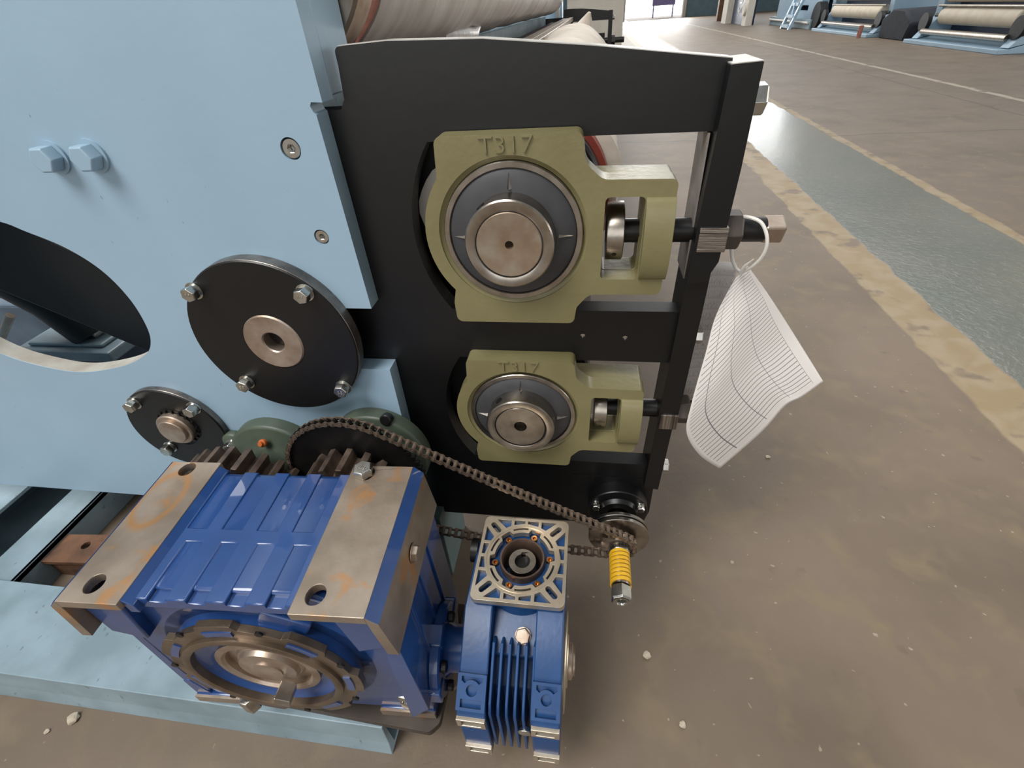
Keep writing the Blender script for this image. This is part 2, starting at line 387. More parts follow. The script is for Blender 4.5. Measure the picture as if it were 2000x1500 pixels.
def round_poly(P, R, n=5):
    out = []; N = len(P)
    for i in range(N):
        p = Vector(P[i]); a = Vector(P[i-1])-p; c = Vector(P[(i+1) % N])-p
        r = R[i] if isinstance(R, (list, tuple)) else R
        if r <= 0: out.append((p.x, p.y)); continue
        la, lc = a.length, c.length; a.normalize(); c.normalize()
        half = math.acos(max(-1, min(1, a.dot(c))))/2; d = min(r/math.tan(half), la*0.48, lc*0.48); r = d*math.tan(half)
        ctr = p+(a+c).normalized()*(r/math.sin(half))
        s0 = p+a*d; s1 = p+c*d
        a0 = math.atan2(s0.y-ctr.y, s0.x-ctr.x); a1 = math.atan2(s1.y-ctr.y, s1.x-ctr.x)
        da = (a1-a0+PI) % (2*PI)-PI
        for k in range(n+1): out.append((ctr.x+r*math.cos(a0+da*k/n), ctr.y+r*math.sin(a0+da*k/n)))
    return out
def bolt(parent, p, axis, af=0.021, h=0.011, m=None, washer=True, mark=None, phase=0.3, spring=True):
    """hex bolt head: p is where its washer meets the surface, axis points away from the surface"""
    m = m or ZINC
    a = AX[axis] if isinstance(axis, str) else Vector(axis).normalized(); p = Vector(p)
    t = 0.0
    if washer:
        t = 0.0045
    b = MB(); b.hexhead(p+a*t, a, af, h, phase)
    if mark:
        upv = Vector((0, 0, 1)) if abs(a.z) < 0.9 else Vector((0.35, 1, 0)).normalized()
        right = upv.cross(a).normalized()
        b.text(mark, p+a*(t+h), right, a.cross(right)*1.0, af*0.36, 0.0006)
    o = obj('bolt', b, m, parent, bevel=0.0006)
    if washer:
        w = MB(); w.ring(p, a, af*0.28, af*0.66, 0, 0.0018, 28)
        if spring: w.ring(p, a, af*0.28, af*0.55, 0.0019, 0.0045, 28)
        obj('washer', w, m, o)
    return o
def V(x, z): return (x, z)

# ================================================================== the hall
mb = MB(); mb.box(-14, 26, -8, 60, -H-0.2, -H); obj('floor', mb, FLOORM, kind='structure', loc=(0, 0, -H), smooth=False)
mb = MB()
mb.prism('xz', [[(-14, -H), (1.95, -H), (1.95, 2.6), (5.7, 2.6), (5.7, -H), (26, -H), (26, 6.5), (-14, 6.5)]]+[[(x, -0.2), (x+3.2, -0.2), (x+3.2, 4.5), (x, 4.5)] for x in (-13, -9.2, -5.4, -1.8)]+[[(x, 2.0), (x+3.3, 2.0), (x+3.3, 6.3), (x, 6.3)] for x in (6.6, 10.4, 14.2, 18.0, 21.8)], 40.6, 40.9)  # window openings invented out of view so the yard's brightness reflects inside
obj('wall_back', mb, TEAL, kind='structure', loc=(0, 40, -H), smooth=False)
mb = MB(); mb.box(13.5, 13.8, -8, 40.5, -H, 6.5); obj('wall_right', mb, WALLM, kind='structure', loc=(13.5, 0, -H), smooth=False)
mb = MB(); mb.box(1.85, 2.0, 40.45, 40.95, -H, 2.7).box(5.66, 5.85, 40.45, 40.95, -H, 2.7).box(1.85, 5.85, 40.45, 40.95, 2.55, 2.75)
obj('door_1', mb, WALLM, kind='structure', loc=(3.8, 40.6, -H), smooth=False)
# sunlit yard outside the doorway, a glowing wall widened to shine through added windows
em = bpy.data.materials.new('sunlit_yard'); em.use_nodes = True
pb = em.node_tree.nodes['Principled BSDF']; pb.inputs['Base Color'].default_value = (0.9, 0.9, 0.9, 1); pb.inputs['Emission Color'].default_value = (1, 0.99, 0.98, 1); pb.inputs['Emission Strength'].default_value = 2.8
mb = MB(); mb.box(-22, 34, 46, 46.2, -H, 9); obj('wall_outside_glow', mb, em, kind='structure', loc=(3, 46, -H), smooth=False)
mb = MB(); mb.box(3.95, 5.45, 43, 43.3, -0.42, 1.8); mb.box(4.0, 4.08, 43.05, 43.15, -H, -0.42); mb.box(5.3, 5.38, 43.05, 43.15, -H, -0.42)
obj('signboard', mb, LILAC, label='lilac board on posts standing outside the bright doorway', cat='board', loc=(4.7, 43, -H), smooth=False)
mb = MB(); mb.box(-0.62, 0.66, 14.0, 15.0, -0.86, 5.5); mb.box(-0.55, 0.60, 14.05, 14.95, -H, -0.86)
obj('trim_1', mb, WALLM, kind='structure', loc=(0, 14.5, -H), smooth=False, bevel=0.01)
mb = MB(); mb.box(5.72, 6.0, 27.5, 28.4, -H, 5.5); obj('trim_2', mb, WALLM, kind='structure', loc=(5.8, 28, -H), smooth=False)
mb = MB(); mb.box(5.95, 6.25, 30.6, 30.9, -H, 5.5); obj('trim_3', mb, RUST, kind='structure', loc=(6.1, 30.7, -H), smooth=False)

# ------------------------------------------------------------------ machines across the aisle
t = thing('control_cabinet', 'dark navy cabinet with pale lettering between white posts across the aisle', 'cabinet', (6.0, 26.3, -H))
mb = MB(); mb.box(5.95, 6.35, 25.2, 27.4, -H, 1.6); obj('body', mb, NAVY, t, smooth=False, bevel=0.01)
mb = MB(); mb.text('SL', (5.945, 26.1, -0.42), (0, 0, 1), (0, 1, 0), 0.62, 0.01); obj('lettering', mb, WHITEP, t, smooth=False, label='pale letters on the cabinet side')
mb = MB(); mb.box(5.85, 6.1, 24.5, 25.1, -H, 2.2); mb.lathe((5.83, 24.8, -0.55), 'x', [(0, -0.06), (0.2, -0.06), (0.2, 0.02)], 20)
obj('white_post', mb, WALLM, label='white post with a round fitting beside the navy cabinet', cat='post', loc=(5.97, 24.8, -H), smooth=False)

def loom(name, label, y0, y1, rolls, X=6.9, cover=False):
    t = thing(name, label, 'machine', (X, (y0+y1)/2, -H), 'roll-fed machines across the aisle')
    b = MB(); b.prism('xz', [(X-0.35, -H), (X+1.6, -H), (X+1.6, -0.9), (X+0.2, -0.9), (X-0.2, -1.0), (X-0.35, -1.0)], y0, y1)
    obj('base', b, BLUE, t, smooth=False, bevel=0.01)
    for y in (y0, y1-0.25):
        b = MB(); b.prism('xz', [(X-0.22, -0.99), (X+0.06, -0.62), (X-0.02, 0.3), (X+0.1, 1.0), (X+1.3, 1.0), (X+1.5, -0.88), (X+0.2, -0.9)], y, y+0.22)
        obj('side_frame', b, BLUE, t, smooth=False, bevel=0.01)
        b = MB(); b.cyl((X-0.12, y+0.11, -0.72), 'x', 0.16, -0.04, 0.04, 24); obj('hand_wheel', b, DARKIN, t)
    b = MB(); b.cyl((X-0.16, 0, -0.87), 'y', 0.055, y0+0.22, y1-0.25, 24); obj('guide_roller', b, STEEL, t)
    b = MB(); b.box(X+0.35, X+0.5, y0+0.22, y1-0.25, -0.9, 1.0); obj('back_panel', b, NAVY, t, smooth=False)
    for z, r in rolls:
        b = MB(); b.cyl((X+0.06, 0, z), 'y', r, y0+0.36, y1-0.42, 32, 0.02); o = obj('fabric_roll', b, ROLLW, t)
        b = MB(); b.cyl((X+0.06, 0, z), 'y', 0.03, y0+0.1, y1-0.1, 16); obj('shaft', b, BLACKM, o)
    b = MB(); b.cyl((X-0.02, 0, -0.455), 'y', 0.02, y0+0.22, y1-0.25, 16); obj('tension_bar', b, STEEL, t)
    return t
loom('printing_machine', 'light blue roll machine nearest the right edge, two cream rolls and a chrome bar', 10.5, 13.6, [(-0.62, 0.14), (-0.29, 0.12)])
loom('printing_machine', 'light blue roll machine second from the right, beside a black cloth cover', 15.4, 19.2, [(-0.60, 0.15), (-0.24, 0.13)])
t = thing('covered_pallet', 'black cloth covered block standing between the two roll machines', 'block', (6.9, 14.7, -H))
mb = MB(); mb.prism('yz', [(14.05, -H), (15.25, -H), (15.35, -0.72), (14.95, -0.52), (14.3, -0.54), (13.95, -0.75)], 6.75, 7.7); obj('cover', mb, DUCT, t, bevel=0.05)
mb = MB(); mb.cyl((6.42, 15.5, 0), 'z', 0.05, -1.06, -0.82, 12); obj('traffic_peg', mb, PINK, label='orange peg on the floor beside the black cloth cover', cat='peg', loc=(6.42, 15.5, -H))
t = thing('unwind_machine', 'long low blue machine beyond the roll machines with a slotted front panel', 'machine', (6.9, 22, -H))
mb = MB(); mb.box(6.7, 8.4, 19.9, 24.3, -H, -0.82); obj('base', mb, BLUED, t, smooth=False, bevel=0.01)
mb = MB(); mb.prism('yz', [[(19.9, -0.82), (24.3, -0.82), (24.3, 1.2), (19.9, 1.2)], [(21.0, -0.62), (22.3, -0.62), (22.3, -0.48), (21.0, -0.48)]], 6.9, 7.1); obj('front_panel', mb, BLUE, t, smooth=False)
mb = MB(); mb.box(7.25, 7.3, 20.0, 24.2, -0.8, 1.1); obj('inner_panel', mb, NAVY, t, smooth=False)
mb = MB(); mb.cyl((6.85, 19.75, -0.72), 'x', 0.34, -0.1, 0.12, 28); obj('drive_wheel', mb, DARKIN, t)
mb = MB(); mb.cyl((6.66, 0, -0.9), 'y', 0.03, 20, 24.2, 12); obj('rail', mb, WHITEP, t)
t = thing('step_ladder', 'pale blue step frame standing in front of the long blue machine', 'ladder', (6.45, 21.0, -H))
for s_ in (20.55, 21.35):
    mb = MB(); mb.obox((6.45, s_, -0.62), (0.04, 0, 0), (0, 0.06, 0), (0.14, 0, 0.45)); obj('rail', mb, BLUE, t, smooth=False)
for z, dx in ((-0.98, -0.11), (-0.72, -0.03), (-0.42, 0.06)):
    mb = MB(); mb.box(6.38+dx, 6.52+dx, 20.6, 21.3, z-0.05, z+0.03); obj('step', mb, BLUE, t, smooth=False)
mb = MB(); mb.box(6.42, 6.5, 20.9, 21.0, -0.95, -0.4); obj('brace', mb, BLUE, t, smooth=False)

# ================================================================== main machine: blue side frame
YB0, YB1 = 0.603, 0.633
t = frame = thing('machine_side_frame', 'light blue painted steel side plate with a large round opening', 'machine frame', (-0.7, 0.62, -0.853))
hole = smooth_loop([(-0.8666, -0.2038), (-0.8336, -0.2189), (-0.7827, -0.2448), (-0.745, -0.281), (-0.7262, -0.3274), (-0.7245, -0.375), (-0.7350, -0.412), (-0.7631, -0.4416), (-0.8259, -0.4685), (-0.925, -0.4865), (-1.0067, -0.4753), (-1.0757, -0.4484), (-1.12, -0.40), (-1.13, -0.33), (-1.09, -0.25), (-1.0, -0.2), (-0.93, -0.192)])
outer = [(-1.9, 0.5), (-0.308, 0.5), (-0.308, -0.072)] + [(-0.322, -0.071), (-0.3245, -0.075), (-0.322, -0.082)] + [(-0.3195, -0.084), (-0.3165, -0.3425), (-0.47, -0.3425), (-0.47, -0.4567), (-0.3135, -0.4567), (-0.3175, -0.853), (-1.9, -0.853)]
csk = [(-0.3655, -0.1195), (-0.361, -0.2314)]
mb = MB(); mb.prism('xz', [outer, hole]+[circle(x, z, 0.0132 if k == 0 else 0.0105, 28) for k, (x, z) in enumerate(csk)], YB0, YB1)
obj('plate', mb, BLUE, t, smooth=False)
mb = MB(); mb.box(-0.42, -0.308, YB1, 0.711, -0.069, 0.5); obj('column', mb, BLUE, t, smooth=False, bevel=0.002)
mb = MB()   # bare steel liner where the opening was flame cut
n = len(hole); 
ins = hole
mb.prism('xz', [[(p[0], p[1]) for p in hole], [(p[0]*0.9985-0.0014, p[1]*0.9985-0.0006) for p in hole]], YB0+0.001, YB1+0.0005)
obj('opening_edge', mb, mat('ground_edge_grey', lin(168, 168, 160), 0.6, 0.2, lin(146, 140, 130), 20), t, label='bare grey cut edge')
for k, (x, z) in enumerate(csk):
    r = 0.0115 if k == 0 else 0.0092
    mb = MB(); mb.lathe((x, YB0+0.0012, z), 'y', [(0, 0.007), (r*0.42, 0.007), (r*0.46, 0.0), (r*0.95, 0.0), (r, 0.001), (r*0.6, 0.012), (0, 0.02)], 36)
    mb.lathe((x, YB0+0.0005, z), 'y', [(r*0.42, 0.006), (r*0.42, 0.001), (r*0.5, 0.0004)], 6)
    obj('countersunk_screw', mb, ZINC, t, label='zinc socket screw sunk into the plate')
for x in (-0.707, -0.647):
    mb = MB(); mb.hexhead((x, YB0-0.003, -0.119), (0, -1, 0), 0.030, 0.018, 0.0); o = obj('bolt', mb, BLUE, t, bevel=0.001)
    mb = MB(); mb.cyl((x, YB0, -0.119), (0, -1, 0), 0.021, 0, 0.003, 32); obj('washer', mb, BLUE, o)

# ---- round bearing covers
def round_cover(name, label, c, r, y, hub_r, hole_r, bolts, bspec):
    t = thing(name, label, 'cover', (c[0], YB0, c[1]-r), 'round black covers on the blue frame')
    b = MB(); b.lathe((c[0], 0, c[1]), 'y', [(hub_r, y+0.0005), (r-0.0015, y), (r, y+0.0015), (r, YB0), (hub_r, YB0)], 72, True)
    obj('disc', b, BLACK, t)
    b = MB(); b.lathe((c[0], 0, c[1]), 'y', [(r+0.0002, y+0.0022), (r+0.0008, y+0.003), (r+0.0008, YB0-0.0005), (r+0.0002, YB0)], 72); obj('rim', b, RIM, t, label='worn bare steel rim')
    return t
t = round_cover('bearing_cover', 'large black disc with four zinc bolts and a bare steel hub', (-0.485, -0.3935), 0.137, 0.581, 0.05, 0, [], None)
mb = MB(); mb.lathe((-0.485, 0, -0.3935), 'y', [(0.017, 0.61), (0.017, 0.5825), (0.019, 0.5805), (0.047, 0.5795), (0.0492, 0.5815), (0.0492, 0.602)], 56); obj('hub', mb, STEELW, t, label='bare turned steel hub with a centre bore')
mb = MB(); mb.cyl((-0.485, 0, -0.3935), 'y', 0.0175, 0.6, 0.602, 24); obj('bore', mb, BLACKM, t)
for x, z in ((-0.578, -0.3035), (-0.3995, -0.3045), (-0.5665, -0.4755), (-0.391, -0.4785)):
    bolt(t, (x, 0.581, z), (0, -1, 0), 0.0205, 0.0125, mark='8.8', phase=random.random())
cs = (-0.783, -0.614)
t = round_cover('bearing_cover', 'small black disc with bolts and a snap-ringed shaft end, left of the green castings', cs, 0.1, 0.590, 0.04, 0, [], None)
mb = MB(); mb.lathe((cs[0]+0.008, 0, cs[1]+0.012), 'y', [(0, 0.5705), (0.026, 0.5705), (0.0275, 0.572), (0.0275, 0.577), (0.034, 0.577), (0.036, 0.579), (0.036, 0.5885), (0.0, 0.5885)], 44); obj('shaft_end', mb, STEELW, t, label='bare steel shaft end')
mb = MB()
for k in range(18):
    a = 2*PI*k/18; mb.cyl((cs[0]+0.008+0.0395*math.cos(a), 0, cs[1]+0.012+0.0395*math.sin(a)), 'y', 0.003, 0.586, 0.592, 8)
mb.ring((cs[0]+0.008, 0, cs[1]+0.012), 'y', 0.036, 0.043, 0.5895, 0.593, 44)
obj('lock_nut', mb, BLACKM, t)
for x, z in ((-0.838, -0.546), (-0.715, -0.551), (-0.826, -0.662), (-0.702, -0.668)):
    bolt(t, (x, 0.590, z), (0, -1, 0), 0.0205, 0.013, phase=random.random())

# ---- flanged bearings (green castings) and their gears
def flange_brg(label, c, a, bz, cap, lobes):
    t = thing('flange_bearing', label, 'bearing', (c[0], YB0, c[1]-bz), 'dark green flanged bearings')
    b = MB()
    b.lathe((c[0], 0, c[1]), 'y', [(0.036, 0.552), (a*0.44, 0.552), (a*0.62, 0.562), (a*0.74, 0.573), (a*0.94, 0.576), (a*0.985, 0.578), (a, 0.582), (a, YB0), (0.036, YB0)], 64, True, 0, (1.0, bz/a))
    for x, z in lobes: b.cyl((x, 0, z), 'y', 0.024, 0.586, YB0, 24, 0.003)
    obj('housing', b, GREENC, t, sharp=60)
    b = MB(); b.ring((c[0], 0, c[1]), 'y', 0.022, 0.036, 0.548, 0.6, 40); obj('inner_ring', b, STEEL, t)
    for x, z in lobes: bolt(t, (x, 0.586, z), (0, -1, 0), 0.021, 0.012)
    if cap:
        b = MB(); b.cyl((cap[0], 0.564, cap[1]), (0, -0.9, 0.5), 0.0075, 0, 0.010, 16, 0.002); b.cyl((cap[0], 0.564, cap[1]), (0, -0.9, 0.5), 0.0045, 0.01, 0.014, 12); obj('grease_cap', b, ORANGE, t, label='orange grease cap')
    return t
t = flange_brg('dark green cast flange bearing with an orange grease cap', (-0.582, -0.687), 0.102, 0.108, (-0.578, -0.606), [(-0.672, -0.640), (-0.492, -0.640)])
t = flange_brg('dark green cast flange bearing half hidden behind the chain sprocket', (-0.366, -0.640), 0.092, 0.098, None, [(-0.44, -0.70)])
mb = MB(); mb.cyl((-0.333, 0.590, -0.552), (0, -1, 0.35), 0.0105, 0, 0.016, 24, 0.002); obj('grease_plug', mb, BLACKM, t)
def gear_outline(c, r0, r1, n, ph=0.0):
    P = []
    for k in range(n):
        a = 2*PI*(k+ph)/n; w = 2*PI/n
        for da, r in ((-0.36, r0), (-0.25, r0+(r1-r0)*0.45), (-0.16, r1), (0.16, r1), (0.25, r0+(r1-r0)*0.45), (0.36, r0)):
            P.append((c[0]+r*math.cos(a+da*w), c[1]+r*math.sin(a+da*w)))
    return P
t = thing('spur_gear', 'large oily steel spur gear behind the left of the big blue gearbox', 'gear', (-0.61, 0.5, -0.87), 'meshing spur gears')
mb = MB(); mb.prism('xz', [gear_outline((-0.61, -0.722), 0.120, 0.1405, 29, 0.2), circle(-0.61, -0.722, 0.022, 28)], 0.478, 0.528); obj('toothed_rim', mb, GEARM, t, smooth=False, bevel=0.0008)
mb = MB(); mb.cyl((-0.61, 0, -0.722), 'y', 0.0215, 0.474, 0.60, 32, 0.002); obj('shaft', mb, STEEL, t)
t = thing('spur_gear', 'small oily steel spur gear in front of the black chain sprocket', 'gear', (-0.386, 0.5, -0.73), 'meshing spur gears')
mb = MB(); mb.prism('xz', [gear_outline((-0.386, -0.652), 0.066, 0.0865, 17, 0.1), circle(-0.386, -0.652, 0.022, 28)], 0.474, 0.524); obj('toothed_rim', mb, GEARM, t, smooth=False, bevel=0.0008)
mb = MB(); mb.cyl((-0.386, 0, -0.652), 'y', 0.0215, 0.470, 0.528, 32, 0.002); obj('shaft', mb, STEEL, t)

# ---- sprocket and roller chain
YC = 0.536; SC1 = (-0.393, -0.641); RC1 = 0.1245; SC2 = (0.081, -0.800); RC2 = 0.029; PITCH = 0.0127
def sprocket_outline(c, rp, n, ph=0.0):
    P = []
    for k in range(n):
        a = 2*PI*(k+ph)/n; w = 2*PI/n
        for da, r in ((-0.5, rp-0.0042), (-0.34, rp-0.003), (-0.16, rp+0.004), (0.0, rp+0.0052), (0.16, rp+0.004), (0.34, rp-0.003)):
            P.append((c[0]+r*math.cos(a+da*w), c[1]+r*math.sin(a+da*w)))
    return P
t = thing('chain_sprocket', 'large black toothed chain sprocket behind the big blue gearbox', 'sprocket', (SC1[0], YC, SC1[1]-0.13))
n1 = round(2*PI*RC1/PITCH)
mb = MB(); mb.prism('xz', [sprocket_outline(SC1, RC1, n1), circle(SC1[0], SC1[1], 0.022, 28)], YC-0.0035, YC+0.0035); obj('toothed_disc', mb, BLACKM, t, smooth=False)
mb = MB(); mb.ring((SC1[0], 0, SC1[1]), 'y', 0.0222, 0.04, YC+0.0036, 0.55, 36); obj('hub', mb, BLACKM, t)
# chain path, clockwise seen from the camera: over the big sprocket, along the top strand, round the small one, back along the bottom
c1, c2 = Vector(SC1), Vector(SC2); d = c2-c1; D = d.length; ang = math.atan2(d.y, d.x)
phi = math.acos((RC1-RC2)/D); aT = ang+phi; aB = ang-phi
path = []
for k in range(40): a = aT+math.radians(150)*(1-k/39); path.append((c1.x+RC1*math.cos(a), c1.y+RC1*math.sin(a)))
e = (c2.x+RC2*math.cos(aT), c2.y+RC2*math.sin(aT)); s0 = path[-1]
for k in range(1, 30): path.append((s0[0]+(e[0]-s0[0])*k/29, s0[1]+(e[1]-s0[1])*k/29-0.004*math.sin(PI*k/29)))
for k in range(1, 24): a = aT+(aB-aT)*k/23; path.append((c2.x+RC2*math.cos(a), c2.y+RC2*math.sin(a)))
s0 = path[-1]; e = (c1.x+RC1*math.cos(aB), c1.y+RC1*math.sin(aB))
for k in range(1, 30): path.append((s0[0]+(e[0]-s0[0])*k/29, s0[1]+(e[1]-s0[1])*k/29-0.016*math.sin(PI*k/29)))
pins = [Vector(path[0])]; acc = pins[0]; i = 1
while i < len(path) and len(pins) < 100:
    q = Vector(path[i])
    if (q-acc).length >= PITCH:
        # step exactly one pitch
        p0 = Vector(path[i-1]) if (Vector(path[i-1])-acc).length < PITCH else acc
        lo, hi = 0.0, 1.0
        for _ in range(24):
            mid = (lo+hi)/2
            if ((p0+(q-p0)*mid)-acc).length < PITCH: lo = mid
            else: hi = mid
        acc = p0+(q-p0)*hi; pins.append(acc)
    else: i += 1
chain = thing('roller_chain', 'oily steel roller chain running from the large sprocket to the small one', 'chain', (-0.15, YC, -0.85))
def link_mesh(outer):
    b = MB(); y = 0.0078 if outer else 0.0060; th = 0.0013
    prof = []
    for k in range(13): a = PI/2+PI*k/12; prof.append((0.0044*math.cos(a), 0.0044*math.sin(a)))
    prof += [(PITCH*0.5, -0.0028)]
    for k in range(13): a = -PI/2+PI*k/12; prof.append((PITCH+0.0044*math.cos(a), 0.0044*math.sin(a)))
    prof += [(PITCH*0.5, 0.0028)]
    for s_ in (-1, 1): b.prism('xz', prof, s_*y-th/2, s_*y+th/2)
    for x in (0, PITCH):
        if outer: b.cyl((x, 0, 0), 'y', 0.0019, -0.0096, 0.0096, 10)
        else: b.cyl((x, 0, 0), 'y', 0.0034, -0.0052, 0.0052, 14)
    bmesh.ops.recalc_face_normals(b.bm, faces=b.bm.faces)
    me = bpy.data.meshes.new('link'); b.bm.to_mesh(me); b.bm.free(); me.materials.append(CHAINM); return me
LM = (link_mesh(True), link_mesh(False))
for k in range(len(pins)-1):
    a, c = pins[k], pins[k+1]
    o = link(bpy.data.objects.new('link', LM[k % 2])); o.parent = chain
    o.location = (a.x+0.15, 0, a.y+0.85); o.rotation_euler = (0, -math.atan2(c.y-a.y, c.x-a.x), 0)

# ================================================================== black bracket plate
YK0, YK1 = 0.634, 0.664
t = thing('bracket_plate', 'thick black steel plate with two wide slots, bolted behind the blue frame', 'plate', (-0.1, 0.65, -0.873))
ARC = 0.197
def slot_left(zc, half):  # left end arc of a slot, from bottom to top
    cx = -0.042; a = math.asin(half/ARC)
    return [(cx+ARC*math.cos(PI+a-2*a*k/16), zc+ARC*math.sin(PI+a-2*a*k/16)) for k in range(17)]
zt, zb = -0.1235, -0.3585; zc1 = (zt+zb)/2; s1 = slot_left(zc1, (zt-zb)/2)   # starts lower? handled below
yt, yb_ = -0.4485, -0.683; zc2 = (yt+yb_)/2; s2 = slot_left(zc2, (yt-yb_)/2)
if s1[0][1] < s1[-1][1]: s1 = s1[::-1]
if s2[0][1] < s2[-1][1]: s2 = s2[::-1]
kout = [(-0.60, -0.084), (-0.302, -0.084), (-0.295, -0.074), (-0.2925, -0.040)] + round_poly([(-0.2925, -0.0400), (-0.2925, -0.0218), (-0.23, -0.0195)], [0, 0.006, 0])[1:] + [(-0.12, -0.0235), (0.0, -0.036), (0.146, -0.0545), (0.146, zt)] + s1 + [(0.146, zb), (0.146, yt)] + s2 + [(0.146, yb_), (0.146, -0.82), (0.135, -0.870), (-0.60, -0.873)]
holes = [circle(0.0, -0.4035, 0.0045, 16), circle(0.0643, -0.4056, 0.0045, 16)]
mb = MB(); mb.prism('xz', [kout]+holes, YK0, YK1); obj('plate', mb, BLACK, t, smooth=False)
mb = MB(); mb.box(-0.60, -0.20, 0.705, 0.709, -0.86, -0.09); mb.box(-0.60, -0.50, 0.6645, 0.706, -0.86, -0.09); obj('slot_dark_panel', mb, DARKIN, t, smooth=False)  # invented dark panel behind the plate, added to darken the slots' left ends
for x, z in ((0.0, -0.4035), (0.0643, -0.4056)):
    mb = MB(); mb.cyl((x, YK0+0.004, z), 'y', 0.0042, 0, 0.012, 14); mb.obox((x, YK0+0.003, z), (0.001, 0, 0), (0, 0.001, 0), (0, 0, 0.004)); obj('screw', mb, ZINC, t)

TOPE = mat('edge_highlight_pale', lin(206, 204, 198), 0.45, 0.5, lin(178, 174, 166), 30)  # pale strip colour standing in for light caught on the black top edges
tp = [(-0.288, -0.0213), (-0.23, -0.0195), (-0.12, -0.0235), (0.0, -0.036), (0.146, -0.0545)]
mb = MB(); mb.prism('xz', tp+[(x, z+0.0009) for x, z in reversed(tp)], YK0+0.0005, YK1-0.0005); obj('top_edge_glint', mb, TOPE, t, smooth=False, label='pale highlight painted as a strip on the top edge')
# ---- end bar that closes the slots
t = endbar = thing('end_bar', 'black steel bar standing upright across the open ends of the slots', 'bar', (0.16, 0.65, -0.72))
mb = MB(); mb.prism('xz', round_poly([(0.1405, -0.058), (0.172, -0.0565), (0.1725, -0.16), (0.170, -0.272), (0.163, -0.288), (0.163, -0.30), (0.135, -0.305), (0.1365, -0.20)], 0.0012, 2), 0.612, 0.69)
mb.prism('xz', [(0.1365, -0.29), (0.166, -0.285), (0.1655, -0.35), (0.1625, -0.52), (0.161, -0.558), (0.1565, -0.572), (0.1525, -0.7365), (0.1255, -0.733), (0.131, -0.53), (0.1345, -0.40)], 0.622, 0.69)
obj('bar', mb, BLACK, t, smooth=False, bevel=0.0016)
mb = MB(); mb.prism('xz', [(0.1412, -0.0581), (0.1715, -0.0567), (0.1715, -0.0557), (0.1412, -0.0571)], 0.613, 0.689); obj('top_edge_glint', mb, TOPE, t, smooth=False, label='pale highlight painted as a strip on the top edge')
mb = MB(); mb.box(0.1338, 0.136, 0.632, 0.692, -0.305, -0.125); obj('inner_face', mb, mat('steel_floor_reflection_grey', lin(150, 144, 138), 0.6, 0.3, lin(120, 114, 108), 20), t, label='bare steel inner face with the floor reflection in its grey', smooth=False)  # light grey paints the floor's reflection on the bar's bare inner side
for p, af in (((0.1725, 0.652, -0.0955), 0.030), ((0.1655, 0.655, -0.411), 0.022), ((0.155, 0.655, -0.703), 0.022)):
    bolt(t, p, 'x', af, af*0.5, phase=0.1, spring=False)

def ground(name):
    m = mat(name, lin(172, 164, 156), 0.3, 0.9, lin(92, 84, 78), 30, 0.3, 60, stretch=(0.3, 1.0, 9.0)); return m
GRIND = ground('file_scratched_steel')
GRINDV = mat('file_scratched_steel_upright', lin(172, 164, 156), 0.3, 0.9, lin(92, 84, 78), 30, 0.3, 60, stretch=(9.0, 1.0, 0.3))
NUTM = mat('dull_steel_nut', lin(92, 84, 78), 0.5, 0.4, lin(74, 67, 62), 20)
def adjuster(label, x0, xe, yc, zc, r, nut, group, gm, square, bx):
    t = thing('adjusting_screw', label, 'screw', (0.15, yc, zc-0.03), group)
    b = MB(); b.cyl((0, yc, zc), 'x', r, x0, xe, 32, 0.001); obj('rod', b, BLACKM, t)
    b = MB(); b.lathe((0, yc, zc), 'x', [(r, x0+0.000), (0.037, x0), (0.0375, x0+0.001), (0.0375, x0+0.021), (0.036, x0+0.022), (r, x0+0.022)], 48, True); o = obj('stop_collar', b, STEEL, t, label='bare steel collar')
    b = MB(); b.cyl((x0+0.011, yc-0.0372*0.85, zc-0.0372*0.53), (0, -0.85, -0.53), 0.0032, -0.002, 0.0004, 14); obj('set_screw', b, BLACKM, o)
    b = MB(); b.box(bx[0], bx[1], yc-0.037, yc-0.016, zc-0.0158, zc+0.0158); obj('filed_boss', b, gm, t, smooth=False, bevel=0.001, label='file-marked bare steel boss')
    b = MB(); b.hexhead((bx[1]+0.0005, yc, zc), 'x', nut, 0.022, 0.0); obj('lock_nut', b, NUTM, t, bevel=0.0012, label='dull grey hex nut')
    if square:
        b = MB(); b.obox((xe+0.010, yc, zc), (0.0125, 0, 0), (0, 0.0118, 0.0045), (0, -0.0045, 0.0118)); obj('square_end', b, STEELW, t, smooth=False, bevel=0.0025, label='bare steel square end')
    return t
adjuster('black threaded adjuster of the upper bearing, square end carrying a white tie', 0.026, 0.226, 0.645, -0.242, 0.0155, 0.044, 'bearing adjusting screws', GRIND, True, (0.139, 0.1735))
adjuster('black threaded adjuster of the lower bearing, nut against the end bar', 0.024, 0.20, 0.655, -0.560, 0.0155, 0.044, 'bearing adjusting screws', GRINDV, False, (0.133, 0.162))

